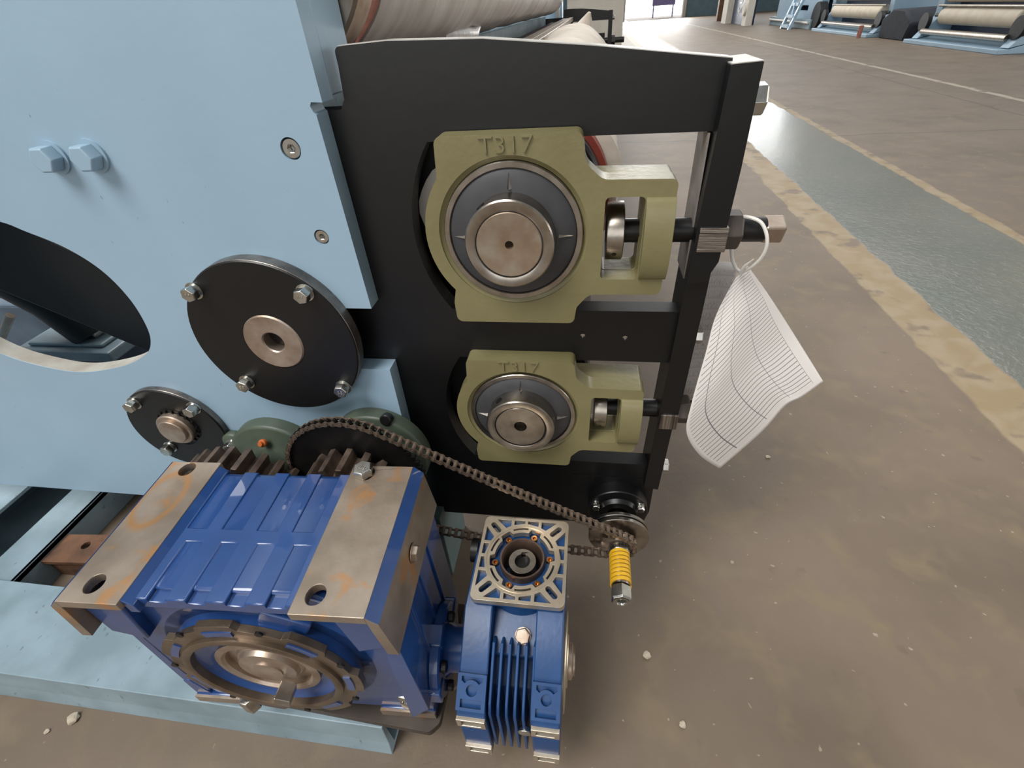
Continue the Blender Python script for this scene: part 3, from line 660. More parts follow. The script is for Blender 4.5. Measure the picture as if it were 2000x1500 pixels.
# ---- take-up bearings
def takeup(label, cx, cz, y0, sx, sz, lift):
    t = thing('take_up_bearing', label, 'bearing', (cx, y0, cz-0.13), 'olive take-up bearings')
    def T(P): return [(cx+p[0]*sx, cz+p[1]*sz) for p in P]
    r = 0.1155
    a0 = math.radians(141); a1 = math.radians(222)
    bulge = [(r*math.cos(a0+(a1-a0)*k/18), r*math.sin(a0+(a1-a0)*k/18)) for k in range(19)]
    body = [(0.076, 0.119), (-0.086, 0.119)]
    rough = round_poly([(0.0865, 0.119), (-0.0870, 0.119)] + bulge + [(-0.0905, -0.0975), (-0.0895, -0.129), (0.081, -0.129), (0.0845, -0.103), (0.1005, -0.0835), (0.195, -0.0825), (0.1985, 0.066), (0.1115, 0.067), (0.0905, 0.086)],
                       [0.009, 0.009]+[0]*19+[0.012, 0.009, 0.009, 0.012, 0.016, 0.009, 0.008, 0.02, 0.02], 5)
    win = round_poly([(0.116, 0.0465), (0.1635, 0.0465), (0.1625, -0.0605), (0.1145, -0.0605)], 0.006, 4)
    b = MB(); b.prism('xz', [T(rough), T(circle(0, 0, 0.0970, 72)), T(win)], y0, y0+0.030)
    obj('housing', b, OLIVE, t, bevel=0.0035, seg=3, sharp=50)
    # deep tongue behind the face, with the window through it, and the body that fills the slot
    b = MB(); b.prism('xz', [T(round_poly([(0.07, 0.0655), (0.197, 0.0645), (0.1935, -0.0815), (0.07, -0.083)], 0.006, 3)), T(round_poly([(0.1165, 0.046), (0.163, 0.046), (0.162, -0.060), (0.115, -0.060)], 0.006, 4))], y0+0.0295, y0+0.071)
    obj('tongue', b, OLIVE, t, bevel=0.002, sharp=50)
    b = MB(); b.prism('xz', [T([(-0.06, 0.10), (0.075, 0.10), (0.08, -0.10), (-0.06, -0.10), (-0.105, -0.04), (-0.105, 0.04)]), T(circle(0, 0, 0.0905, 48))], y0+0.0295, y0+0.085)
    obj('guide_block', b, OLIVE, t, bevel=0.002)
    # rounded boss for the adjusting screw
    b = MB(); prof = []
    for k in range(15):
        a = PI*k/14; prof.append((y0+0.003-0.017*math.sin(a)**0.85 if 0 < k < 14 else y0+0.003, -0.007+0.0535*math.cos(a)))
    b.prism('yz', [(p[0], cz+p[1]*sz) for p in prof]+[(y0+0.004, cz+(-0.06)*sz), (y0+0.004, cz+0.046*sz)], cx+0.164*sx, cx+0.1985*sx)
    obj('boss', b, OLIVE, t, bevel=0.0035, seg=3, sharp=60)
    # recessed bevel round the bearing seat
    b = MB(); b.lathe((cx, y0, cz), 'y', [(0.0990, 0.0012), (0.0965, 0.0024), (0.0930, 0.0056), (0.0910, 0.0062), (0.0905, 0.02), (0.0905, 0.03), (0.0990, 0.03)], 80, False, 0, (sx, sz)); obj('seat', b, OLIVE, t, sharp=60)
    b = MB(); b.lathe((cx, y0, cz), 'y', [(0.0905, 0.0015), (0.0895, 0.0002), (0.0835, 0.0002), (0.0825, 0.0015), (0.0825, 0.05), (0.0905, 0.05)], 80, True, 0, (sx, sz)); obj('outer_ring', b, STEEL, t)
    b = MB(); b.lathe((cx, y0, cz), 'y', [(0.0822, 0.003), (0.0800, 0.0012), (0.066, -0.003), (0.055, -0.004), (0.055, 0.03), (0.0822, 0.03)], 72, True, 0, (sx, sz))
    o = obj('seal', b, SEAL, t)
    for a in (90, 180, 0):
        a = math.radians(a); ca, sa = math.cos(a), math.sin(a)
        b = MB(); pt = lambda rr, w, h: (cx+(rr*ca-w*sa)*sx, y0+h, cz+(rr*sa+w*ca)*sz)
        vs_ = [b.bm.verts.new(pt(*q)) for q in ((0.060, -0.003, -0.0035), (0.060, 0.003, -0.0035), (0.0785, 0, 0.0), (0.060, 0, -0.0085))]
        for f in ((0, 1, 3), (1, 2, 3), (2, 0, 3), (0, 2, 1)): b.face([vs_[i] for i in f])
        obj('rib', b, STEEL, o, smooth=False)
    b = MB(); b.lathe((cx, y0, cz), 'y', [(0.0428, -0.0325), (0.0445, -0.0335), (0.0545, -0.0335), (0.0562, -0.0318), (0.0562, 0.02), (0.0428, 0.02)], 72, True); 
    o = obj('inner_ring', b, STEEL, t)
    b = MB(); b.ring((cx, 0, cz), 'y', 0.0418, 0.0432, y0-0.0318, y0-0.0312, 64); obj('bore_gap', b, BLACKM, o)
    a = math.radians(128); b = MB(); b.cyl((cx+0.0562*math.cos(a), y0-0.018, cz+0.0562*math.sin(a)), (math.cos(a), 0, math.sin(a)), 0.006, -0.003, 0.0006, 20); obj('set_screw', b, BLACKM, o)
    b = MB(); b.text('T317', (cx-0.002*sx, y0-0.0002, cz+0.1075*sz-lift), (1, 0, 0), (0, 0, 1), 0.0265, 0.0020, 1.18); obj('cast_lettering', b, OLIVE, t, smooth=False, label='raised cast letters and numbers')
    return t
takeup('upper olive cast take-up bearing with a rusty shaft end in its ring', -0.0945, -0.231, 0.600, 1.0, 1.0, 0.0)
takeup('lower olive cast take-up bearing with a clean grey shaft end in its ring', -0.0965, -0.5435, 0.6035, 0.985, 0.93, 0.0)
RUSTEND = mat('lightly_rusted_shaft_end', lin(158, 148, 132), 0.45, 0.6, lin(142, 120, 100), 34, 0.05, 90)
def lathe_noise(mb, p, r, y0, y1, amp, ny=30, seg=40, taper=None):
    rings = []
    for j in range(ny+1):
        y = y0+(y1-y0)*j/ny; ring = []
        for k in range(seg):
            a = 2*PI*k/seg
            rr = r*(taper(j/ny) if taper else 1)+amp*(math.sin(a*3+y*9)+0.7*math.sin(a*5-y*17)+0.8*math.sin(y*31+a)+0.5*math.sin(a*9+y*47))
            ring.append(mb.bm.verts.new((p[0]+rr*math.cos(a), y, p[1]+rr*math.sin(a))))
        rings.append(ring)
    for A, B in zip(rings, rings[1:]):
        for k in range(seg): mb.face([A[k], A[(k+1) % seg], B[(k+1) % seg], B[k]])
    mb.face(rings[0]); mb.face(rings[-1])
# rollers carried by the two bearings
t = thing('cloth_wrapped_roller', 'roller wrapped in cream cloth, carried by the upper olive bearing', 'roller', (-0.0945, 2.0, -0.40))
mb = MB(); mb.lathe((-0.0945, 0, -0.231), 'y', [(0, 0.592), (0.004, 0.592), (0.0055, 0.5695), (0.0405, 0.5675), (0.0422, 0.569), (0.0422, 0.70), (0.06, 0.70), (0.06, 0.74)], 56); obj('shaft', mb, RUSTEND, t)
mb = MB(); mb.cyl((-0.0945, 0, -0.231), 'y', 0.118, 0.735, 0.80, 48, 0.004); obj('core', mb, BLACKM, t)
mb = MB(); mb.ring((-0.0945, 0, -0.231), 'y', 0.08, 0.127, 0.765, 0.80, 48); obj('rubber_end', mb, REDR, t)
mb = MB(); lathe_noise(mb, (-0.085, -0.231), 0.135, 0.80, 2.75, 0.0035, 60, 48, lambda s: 1.0+0.22*min(1, max(0, (s-0.35)*2.2))-0.35*max(0, (s-0.93)/0.07)); obj('cloth_wrap', mb, CLOTH, t)
mb = MB(); mb.tube([(-0.05, 2.62, -0.12), (-0.035, 2.6, -0.07), (-0.02, 2.58, -0.03)], [0.06, 0.032, 0.006], 12); obj('cloth_twist', mb, CLOTH, t)
mb = MB(); lathe_noise(mb, (-0.137, -0.240), 0.103, 0.672, 0.704, 0.004, 6, 40); obj('rag', mb, GCLOTH, t)
mb = MB(); mb.cyl((-0.0945, 0, -0.231), 'y', 0.10, 2.75, 5.7, 40); obj('bare_core', mb, STEELW, t)
t = thing('steel_roller', 'dark steel roller carried by the lower olive bearing', 'roller', (-0.0965, 2.0, -0.66))
mb = MB(); mb.lathe((-0.0965, 0, -0.5435), 'y', [(0, 0.6), (0.009, 0.6), (0.0105, 0.574), (0.0405, 0.5718), (0.0422, 0.5735), (0.0422, 0.72)], 56); obj('shaft', mb, STEEL, t)
mb = MB(); mb.cyl((-0.0965, 0, -0.5435), 'y', 0.112, 0.715, 5.6, 48, 0.004); obj('roller_body', mb, BLACKM, t)

# ---- small shaft at the lower right corner: flange bearing, slip clutch
t = thing('flange_bearing', 'small black round flange bearing at the lower right corner of the black plate', 'bearing', (0.081, 0.62, -0.86))
mb = MB(); mb.lathe((0.080, 0, -0.789), 'y', [(0.022, 0.596), (0.036, 0.596), (0.04, 0.604), (0.056, 0.606), (0.0575, 0.608), (0.0575, YK0), (0.022, YK0)], 56, True); obj('housing', mb, BLACK, t)
for a in (155, 28, 245, 295):
    a = math.radians(a); bolt(t, (0.080+0.047*math.cos(a), 0.606, -0.789+0.047*math.sin(a)), (0, -1, 0), 0.013, 0.009)
mb = MB(); mb.box(-0.01, 0.12, 0.632, 0.6338, -0.868, -0.72); obj('backing', mb, BLACK, t, smooth=False)
t = thing('slip_clutch', 'slip clutch on a shaft stub with a yellow coil spring and long nut', 'clutch', (0.081, 0.5, -0.86))
A_ = (0.081, 0, -0.800)
for y, r in ((0.563, 0.0565), (0.552, 0.0565)):
    mb = MB(); mb.lathe(A_, 'y', [(0.01, y), (r-0.001, y), (r, y+0.001), (r, y+0.0065), (r-0.001, y+0.0075), (0.01, y+0.0075)], 56, True); obj('clutch_plate', mb, STEEL, t)
mb = MB(); mb.cyl(A_, 'y', 0.052, 0.5597, 0.5627, 48); obj('friction_disc', mb, BLACKM, t)
mb = MB(); mb.cyl(A_, 'y', 0.016, 0.455, 0.63, 32); obj('shaft', mb, STEEL, t)
mb = MB(); mb.prism('xz', [sprocket_outline(SC2, RC2-0.0005, 14), circle(SC2[0], SC2[1], 0.0162, 24)], YC-0.0035, YC+0.0035); mb.ring(A_, 'y', 0.0162, 0.022, YC+0.004, 0.551, 32); obj('sprocket', mb, CHAINM, t, smooth=False)
mb = MB(); mb.ring(A_, 'y', 0.0162, 0.0195, 0.519, 0.531, 32); obj('thrust_washer', mb, ZINC, t, bevel=0.001)
mb = MB(); pts = []; turns = 8.0; N_ = 260
for k in range(N_+1):
    a = 2*PI*turns*k/N_; pts.append((A_[0]+0.0168*math.cos(a), 0.519-0.063*k/N_, A_[2]+0.0168*math.sin(a)))
# rectangular-wire spring
rings = []
for k, p in enumerate(pts):
    a = 2*PI*turns*k/N_; rad = Vector((math.cos(a), 0, math.sin(a))); w = 0.0029
    rings.append([mb.bm.verts.new(Vector(p)+rad*dr+Vector((0, dy, 0))) for dr, dy in ((-0.002, -w), (0.0018, -w), (0.0018, w), (-0.002, w))])
for P_, Q_ in zip(rings, rings[1:]):
    for k in range(4): mb.face([P_[k], P_[(k+1) % 4], Q_[(k+1) % 4], Q_[k]])
mb.face(rings[0]); mb.face(rings[-1])
obj('spring', mb, YELL, t, smooth=False, bevel=0.0006, label='yellow enamelled coil spring')
mb = MB(); R6 = 0.0185; mb.lathe((A_[0], 0.452, A_[2]), (0, -1, 0), [(0.008, 0.018), (0.008, 0.023), (0.0095, 0.0245), (R6*0.88, 0.0245), (R6, 0.021), (R6, 0.0), (0.008, 0.0)], 6, True, 0.5)
mb.lathe((A_[0], 0.452, A_[2]), (0, -1, 0), [(0, 0.016), (0.0092, 0.016), (0.0092, 0.0252), (0.013, 0.0252)], 24)
obj('long_nut', mb, ZINC, t, smooth=False, bevel=0.0008)

# ================================================================== big worm gearbox
GC = (-0.455, 0.35, -0.95)
gb = t = thing('worm_gearbox', 'large blue worm gearbox with bare machined mounting feet', 'gearbox', GC, rz=math.radians(3.0))
YF, YR = 0.232, 0.468
ZT, ZBt = -0.55, -0.948
XL, XR = -0.665, -0.233
core = [(XL+0.105, ZT-0.012), (XR-0.105, ZT-0.012), (XR-0.045, ZT-0.06), (XR-0.012, ZT-0.12), (XR-0.012, ZBt+0.10), (XR-0.04, ZBt+0.02), (XL+0.04, ZBt+0.02), (XL+0.012, ZBt+0.10), (XL+0.012, ZT-0.12), (XL+0.045, ZT-0.06)]
mb = MB(); mb.prism('xz', core, YF+0.03, YR-0.012); obj('housing', mb, GBLUE, t, bevel=0.006, seg=3, sharp=50)
# ribbed top cover between the feet: raised bars and a cross band, with slots sunk between them
def heightfield(mb, xs, ys, hf, zb):
    nx, ny = len(xs)-1, len(ys)-1; V_ = {}
    def v(i, j, z):
        k = (i, j, round(z, 5))
        if k not in V_: V_[k] = mb.bm.verts.new((xs[i], ys[j], z))
        return V_[k]
    hh = {(i, j): hf(i, j) for i in range(nx) for j in range(ny)}
    g = lambda i, j: hh.get((i, j), zb)
    for (i, j), z in hh.items(): mb.face([v(i, j, z), v(i+1, j, z), v(i+1, j+1, z), v(i, j+1, z)])
    for i in range(nx+1):
        for j in range(ny):
            a, c = g(i-1, j), g(i, j)
            if a != c: mb.face([v(i, j, a), v(i, j+1, a), v(i, j+1, c), v(i, j, c)])
    for j in range(ny+1):
        for i in range(nx):
            a, c = g(i, j-1), g(i, j)
            if a != c: mb.face([v(i, j, a), v(i+1, j, a), v(i+1, j, c), v(i, j, c)])
xa, xb = -0.566, -0.3425
fx = [xa-0.004]
w = (xb-xa)/8.6
edges = []
for k in range(4): edges += [('f', xa+0.024+k*2.05*w, xa+0.024+(k*2.05+1.0)*w)]
for k in range(4): edges += [('r', xa+0.012+k*2.05*w, xa+0.012+(k*2.05+1.15)*w)]
xs = sorted({round(q, 5) for e in edges for q in e[1:] if q < xb}|{round(xa-0.004, 5), round(xb+0.004, 5)})
ys = [YF+0.014, 0.330, 0.352, YR-0.010]
ztop, zrec = ZT-0.010, ZT-0.0175
def hf(i, j):
    xm = (xs[i]+xs[i+1])/2
    if j == 1: return ztop
    for kd, a, c in edges:
        if kd == ('f' if j == 0 else 'r') and a < xm < c: return zrec
    return ztop
mb = MB(); heightfield(mb, xs, ys, hf, ZT-0.03)
obj('ribbed_top', mb, GBLUE, t, bevel=0.0016, seg=2)
mb = MB(); mb.prism('xz', [(xa-0.001, ZT-0.0006), (xa+0.012, ZT-0.012), (xa+0.012, ZT-0.03), (xa-0.001, ZT-0.03)], YF+0.006, YR-0.006); obj('sloped_side', mb, GBLUE, t, bevel=0.001)
# feet: machined top flange and side pad, one casting each side
def foot(sgn):
    xo = XR if sgn > 0 else XL; xi = xb if sgn > 0 else xa
    f = lambda *P: [(xo+(-sgn)*p[0], p[1]) for p in P]
    prof = f((abs(xo-xi), ZT), (0.020, ZT), (0.0, ZT-0.026), (0.0, ZT-0.092), (0.013, ZT-0.092), (0.013, ZT-0.036), (0.030, ZT-0.0145), (abs(xo-xi), ZT-0.0145))
    hx = -0.317 if sgn > 0 else -0.616
    return prof, hx
for sgn in (1, -1):
    prof, hx = foot(sgn)
    m_ = MB(); xo = XR if sgn > 0 else XL; xi = xb if sgn > 0 else xa
    lo, hi = min(xi, xo-sgn*0.014), max(xi, xo-sgn*0.014)
    m_.prism('xy', [[(lo, YF), (hi, YF), (hi, YR), (lo, YR)], circle(hx, 0.2575, 0.0125, 28, rz=0.0135), circle(hx, 0.4525, 0.0125, 28, rz=0.0135)], ZT-0.0145, ZT)
    m_.prism('xz', [(xo, ZT-0.014), (xo+sgn*0.009, ZT-0.094), (xo-sgn*0.006, ZT-0.094), (xo-sgn*0.013, ZT-0.03)], YF, YR)
    m_.prism('xz', [(xo-sgn*0.0142, ZT-0.0146), (xo-sgn*0.0142, ZT-0.0005), (xo, ZT-0.0145), (xo-sgn*0.0128, ZT-0.032)], YF, YR)
    fo = obj('mounting_foot', m_, FOOT, t, bevel=0.0008, smooth=False, label='bare machined cast iron foot with rust marks')
    m2 = MB(); m2.prism('xz', [(xo-sgn*0.0140, ZT-0.0006), (xo-sgn*0.0004, ZT-0.0142), (xo+sgn*0.0006, ZT-0.0138), (xo-sgn*0.0132, ZT+0.0004)], YF+0.0004, YR-0.0004)
    obj('painted_chamfer', m2, GBLUE, fo, smooth=False, label='blue painted chamfer strip')
    for z0 in (0,):
        m3_ = MB(); m3_.prism('xz', [(xo-sgn*0.013, ZT-0.04), (xo-sgn*0.055, ZT-0.016), (xo-sgn*0.075, ZT-0.016), (xo-sgn*0.06, ZT-0.13), (xo-sgn*0.013, ZT-0.11)], YF+0.014, YR-0.014); obj('web', m3_, GBLUE, t, bevel=0.003)
bolt(t, (-0.3205, 0.4525, ZT), 'z', 0.027, 0.014, mark='8.8', washer=False, phase=0.25)
mb = MB(); mb.cyl((XR+0.005, 0.352, ZT-0.052), 'x', 0.0145, 0.0, 0.001, 28); mb.hexhead((XR+0.005, 0.352, ZT-0.052), 'x', 0.020, 0.008, 0.2); obj('drain_plug', mb, STEELW, t, label='bare hex plug')
# sloping ribbed right flank below the side pad
mb = MB(); mb.prism('xz', [(XR-0.02, ZT-0.095), (XR+0.002, ZT-0.096), (XR+0.006, ZBt+0.075), (XR-0.03, ZBt+0.03)], YF+0.012, YR-0.006)
for y in (0.30, 0.35, 0.40):
    mb.prism('xz', [(XR-0.02, ZT-0.10), (XR+0.005, ZT-0.105), (XR+0.0095, ZBt+0.085), (XR-0.03, ZBt+0.05)], y, y+0.007)
obj('ribbed_flank', mb, GBLUE, t, bevel=0.002)
mb = MB(); mb.prism('xz', [(XL+0.02, ZT-0.095), (XL+0.006, ZT-0.096), (XL+0.002, ZBt+0.075), (XL+0.03, ZBt+0.03)], YF+0.03, YR-0.006)
obj('ribbed_flank', mb, GBLUE, t, bevel=0.002)
# lower feet, bolted to the base
for sgn in (1, -1):
    xo = XR+0.004 if sgn > 0 else XL; xi = xo-sgn*0.095
    lo, hi = min(xi, xo), max(xi, xo)
    m_ = MB(); m_.prism('xz', [(lo, ZBt+0.022), (hi, ZBt+0.022), (hi, ZBt), (lo, ZBt)], 0.259, YR)
    m_.prism('xz', [(xo, ZBt+0.02), (xo, ZBt+0.075), (xo-sgn*0.014, ZBt+0.078), (xo-sgn*0.03, ZBt+0.02)], 0.261, YR)
    obj('lower_foot', m_, GBLUE, t, bevel=0.003)
    m_ = MB(); m_.prism('xz', [(lo, ZBt+0.02), (hi, ZBt+0.02), (hi, ZBt), (lo, ZBt)], 0.255, 0.2595); obj('foot_edge', m_, FOOT, t, smooth=False, label='bare machined edge')
mb = MB(); mb.hexhead((-0.276, 0.272, -0.926), 'z', 0.026, 0.045, 0.35); mb.text('8.8', (-0.276, 0.2585, -0.898), (1, 0, 0), (0, 0, 1), 0.009, 0.0005); obj('bolt', mb, ZINC, t, bevel=0.0008)
mb = MB(); mb.hexhead((-0.535, 0.242, -0.905), 'z', 0.024, 0.036, 0.35); obj('bolt', mb, ZINC, t, bevel=0.0008)
FLANGEM = mat('machined_flange_casting', lin(134, 119, 102), 0.34, 0.75, lin(104, 90, 76), 22, 0.04, 120)
# output flange on the front
FC = (-0.452, -0.752)
mb = MB()
def ear_ring(r0, r1, n, amp, ph):
    P = []
    for k in range(120):
        a = 2*PI*k/120; d = abs(((a*n/(2*PI)+ph) % 1)-0.5)*2
        P.append((FC[0]+(r0+(r1-r0)*(1 if d > 0.55 else 0))*math.cos(a), FC[1]+(r0+(r1-r0)*(1 if d > 0.55 else 0))*math.sin(a)))
    return P
mb.prism('xz', [ear_ring(0.137, 0.1465, 7, 0, 0.1), circle(FC[0], FC[1], 0.117, 72)], 0.2370, 0.2470); obj('output_flange', mb, FLANGEM, t, bevel=0.0015, label='bare machined flange with lobed edge')
mb = MB(); mb.lathe((FC[0], 0, FC[1]), 'y', [(0.117, 0.2375), (0.137, 0.2475), (0.1375, 0.2790), (0.11, 0.30)], 72); obj('flange_body', mb, GBLUE, t)
for k in range(7):
    a = 2*PI*(k+0.4)/7; m_ = MB(); m_.cyl((FC[0]+0.139*math.cos(a), 0, FC[1]+0.139*math.sin(a)), 'y', 0.0052, 0.2355, 0.2385, 16); obj('bolt_hole', m_, BLACKM, t)
    a = 2*PI*(k+0.9)/7
    m_ = MB(); m_.prism('xz', circle(FC[0], FC[1], 0.133, 6, a-0.17, a+0.17)+circle(FC[0], FC[1], 0.122, 6, a+0.17, a-0.17), 0.2352, 0.2380); obj('pocket', m_, GBLUE, t, label='blue painted pocket in the flange')
mb = MB(); mb.lathe((FC[0], 0, FC[1]), 'y', [(0.117, 0.2490), (0.117, 0.2325), (0.114, 0.2305), (0.108, 0.2305), (0.105, 0.2325), (0.105, 0.2590)], 72); obj('spigot', mb, FLANGEM, t, label='bare machined spigot ring')
mb = MB(); mb.lathe((FC[0], 0, FC[1]), 'y', [(0.105, 0.2430), (0.090, 0.2510), (0.078, 0.2510), (0.078, 0.2690)], 64); obj('recess', mb, GBLUE, t)
mb = MB(); mb.lathe((FC[0], 0, FC[1]), 'y', [(0.078, 0.2570), (0.078, 0.2450), (0.068, 0.2430), (0.064, 0.2470), (0.064, 0.2550), (0.052, 0.2550), (0.048, 0.2510), (0.046, 0.2510), (0.043, 0.2440), (0.024, 0.2420), (0.024, 0.2400), (0.0, 0.2400)], 64); obj('output_hub', mb, STEELW, t, label='bare steel output hub')
mb = MB(); mb.obox((FC[0]+0.024, 0.2250, FC[1]-0.035), (0.011, 0, -0.004), (0, 0.013, 0), (0.004, 0, 0.011)); obj('shaft_key', mb, STEEL, t, bevel=0.0012, smooth=False, label='bare steel square key')
# cast bosses above the flange and rear/bottom details
mb = MB(); mb.lathe((FC[0], 0, FC[1]), 'y', [(0.10, 0.262), (0.158, 0.262), (0.16, 0.268), (0.155, 0.30), (0.10, 0.31)], 72); obj('front_boss', mb, GBLUE, t)
mb = MB(); a = math.radians(62); mb.obox((FC[0]+0.150*math.cos(a), 0.275, FC[1]+0.150*math.sin(a)), (0.034*math.sin(a), 0, -0.034*math.cos(a)), (0, 0.024, 0), (0.016*math.cos(a), 0, 0.016*math.sin(a))); obj('name_plate_pad', mb, GBLUE, t, bevel=0.003)
mb = MB(); mb.box(-0.425, -0.30, 0.268, 0.30, -0.925, -0.89)
for k in range(3): mb.box(-0.42, -0.246, 0.263, 0.30, -0.908+k*0.012, -0.903+k*0.012)
obj('lower_ribs', mb, GBLUE, t, bevel=0.0015)
# worm input flange on the right end
WA = (0.0, 0.338, -0.868)
mb = MB(); mb.lathe((XR+0.004, WA[1], WA[2]), 'x', [(0, 0), (0.072, 0), (0.075, 0.003), (0.075, 0.016), (0.072, 0.019), (0.045, 0.019), (0.038, 0.028), (0.036, 0.062), (0, 0.062)], 48)
obj('input_flange', mb, GBLUE, t, bevel=0.0)
for a in (60, 140, 220, 300):
    a = math.radians(a); m_ = MB(); m_.cyl((XR+0.0235, WA[1]+0.059*math.cos(a), WA[2]+0.059*math.sin(a)), 'x', 0.009, 0, 0.009, 20, 0.001); obj('cap_screw', m_, BLACKM, t)
for a in (100, 180, 10):
    a = math.radians(a); m_ = MB(); m_.obox((XR+0.012, WA[1]+0.066*math.cos(a), WA[2]+0.066*math.sin(a)), (0.013, 0, 0), (0, 0.017*math.sin(a), -0.017*math.cos(a)), (0, 0.014*math.cos(a), 0.014*math.sin(a))); obj('flange_ear', m_, GBLUE, t, bevel=0.003)

# ================================================================== small worm gearbox
t = sg = thing('worm_gearbox', 'small blue finned worm gearbox with a square silver flange on top', 'gearbox', (-0.09, 0.35, -0.965))
XA, XB = -0.1655, -0.0125
ZF = -0.70; fx0, fx1, fy0, fy1 = -0.1565, -0.0120, 0.3555, 0.5075
fcx, fcy = (fx0+fx1)/2, (fy0+fy1)/2; sxf, syf = (fx1-fx0)/2, (fy1-fy0)/2
def FXY(P): return [(fcx+p[0]*sxf, fcy+p[1]*syf) for p in P]
holes = [circle(0, 0, 0.80, 64)]
holes = []
# four diagonal slots
for a in (45, 135, 225, 315):
    ca, sa = math.cos(math.radians(a)), math.sin(math.radians(a)); P = []
    for k in range(9): b_ = math.radians(a)-PI/2+PI*k/8; P.append((1.10*ca+0.062*math.cos(b_), 1.10*sa+0.062*math.sin(b_)))
    for k in range(9): b_ = math.radians(a)+PI/2+PI*k/8; P.append((0.90*ca+0.062*math.cos(b_), 0.90*sa+0.062*math.sin(b_)))
    holes.append(P)
def pocket(q):
    out = []
    for P in q: out.append(P)
    return out
PK = []
for s_ in range(4):
    ca, sa = math.cos(s_*PI/2), math.sin(s_*PI/2)
    rot = lambda p: (p[0]*ca-p[1]*sa, p[0]*sa+p[1]*ca)
    arc = lambda x: math.sqrt(max(0, 0.84**2-x*x))
    PK.append([rot(p) for p in ((-0.72, 0.93), (-0.36, 0.93), (-0.36, arc(0.36)+0.015), (-0.47, arc(0.47)+0.02))])
    PK.append([rot(p) for p in ((-0.29, 0.93), (-0.035, 0.93), (-0.035, 0.86), (-0.29, arc(0.29)+0.015))])
    PK.append([rot(p) for p in ((0.035, 0.93), (0.29, 0.93), (0.29, arc(0.29)+0.015), (0.035, 0.86))])
    PK.append([rot(p) for p in ((0.36, 0.93), (0.72, 0.93), (0.47, arc(0.47)+0.02), (0.36, arc(0.36)+0.015))])
outl = round_poly([(-1, -1), (1, -1), (1, 1), (-1, 1)], 0.13, 6)
inner = []
for k in range(96):
    a = 2*PI*k/96; r = 0.63
    for ba in (70, 128, 188, 248, 308, 8):
        d = (math.degrees(a)-ba+180) % 360-180
        if abs(d) < 11.0: r = 0.73
    inner.append((r*math.cos(a), r*math.sin(a)))
AR = []
for ba in (99, 158, 218, 278, 338, 38):
    AR.append([(0.745*math.cos(math.radians(ba+d)), 0.745*math.sin(math.radians(ba+d))) for d in range(-14, 15, 4)]+[(0.70*math.cos(math.radians(ba+d)), 0.70*math.sin(math.radians(ba+d))) for d in range(14, -15, -4)])
mb = MB(); mb.prism('xy', [FXY(outl)]+[FXY(h) for h in holes]+[FXY(p) for p in PK]+[FXY(inner)]+[FXY(p) for p in AR], ZF-0.011, ZF)
fl = obj('square_flange', mb, CREAM, t, smooth=False, bevel=0.0008, label='bare machined square flange with slots')
mb = MB(); mb.ring((fcx, fcy, ZF), 'z', 0.80*sxf, 0.83*sxf, 0.0, 0.0012, 72); obj('spigot_ring', mb, CREAM, fl)
mb = MB(); mb.prism('xy', [FXY([(p[0]*0.985, p[1]*0.985) for p in outl])]+[FXY(h) for h in holes]+[circle(fcx, fcy, 0.77*sxf, 48)], ZF-0.016, ZF-0.009); obj('flange_web', mb, SBLUE, t, smooth=False)
mb = MB(); mb.lathe((fcx, fcy, 0), 'z', [(0.0368, ZF-0.10), (0.92*sxf, ZF-0.10), (0.92*sxf, ZF-0.0155), (0.76*sxf, ZF-0.0155), (0.76*sxf, ZF-0.0145), (0.0368, ZF-0.0145)], 56, True); obj('flange_neck', mb, SBLUE, t)
for ba in (70, 128, 188, 248, 308, 8):
    a = math.radians(ba); px_, py_ = fcx+0.615*sxf*math.cos(a), fcy+0.615*syf*math.sin(a)
    mb = MB(); mb.lathe((px_, py_, ZF-0.0145), 'z', [(0, 0.001), (0.0024, 0.001), (0.0026, 0.006), (0.0052, 0.006), (0.0056, 0.005), (0.0056, 0.0)], 20); obj('cap_screw', mb, COPPER, t)
mb = MB(); mb.lathe((fcx, fcy, ZF), 'z', [(0.0285, -0.04), (0.0285, -0.034), (0.0325, -0.002), (0.0335, 0.0006), (0.036, 0.0006), (0.0365, -0.003), (0.0365, -0.04)], 56, True); obj('bearing_seat', mb, mat('brownish_bearing_seat', lin(120, 98, 86), 0.4, 0.7, lin(96, 78, 68), 30), t)
keyw = [(0.0125*math.cos(2*PI*k/40), 0.0125*math.sin(2*PI*k/40)) for k in range(40)]
keyw = [p if not (abs(p[0]) < 0.0038 and p[1] > 0) else (p[0], 0.0165) for p in keyw]
mb = MB(); mb.prism('xy', [circle(fcx, fcy, 0.0222, 48), [(fcx+p[0], fcy+p[1]) for p in keyw]], ZF-0.045, ZF-0.009); obj('hollow_shaft', mb, STEEL, t, bevel=0.0012, label='bare steel hollow shaft with keyway')
mb = MB(); mb.cyl((fcx, fcy, 0), 'z', 0.0150, ZF-0.03, ZF-0.020, 24); obj('bore', mb, BLACKM, t)
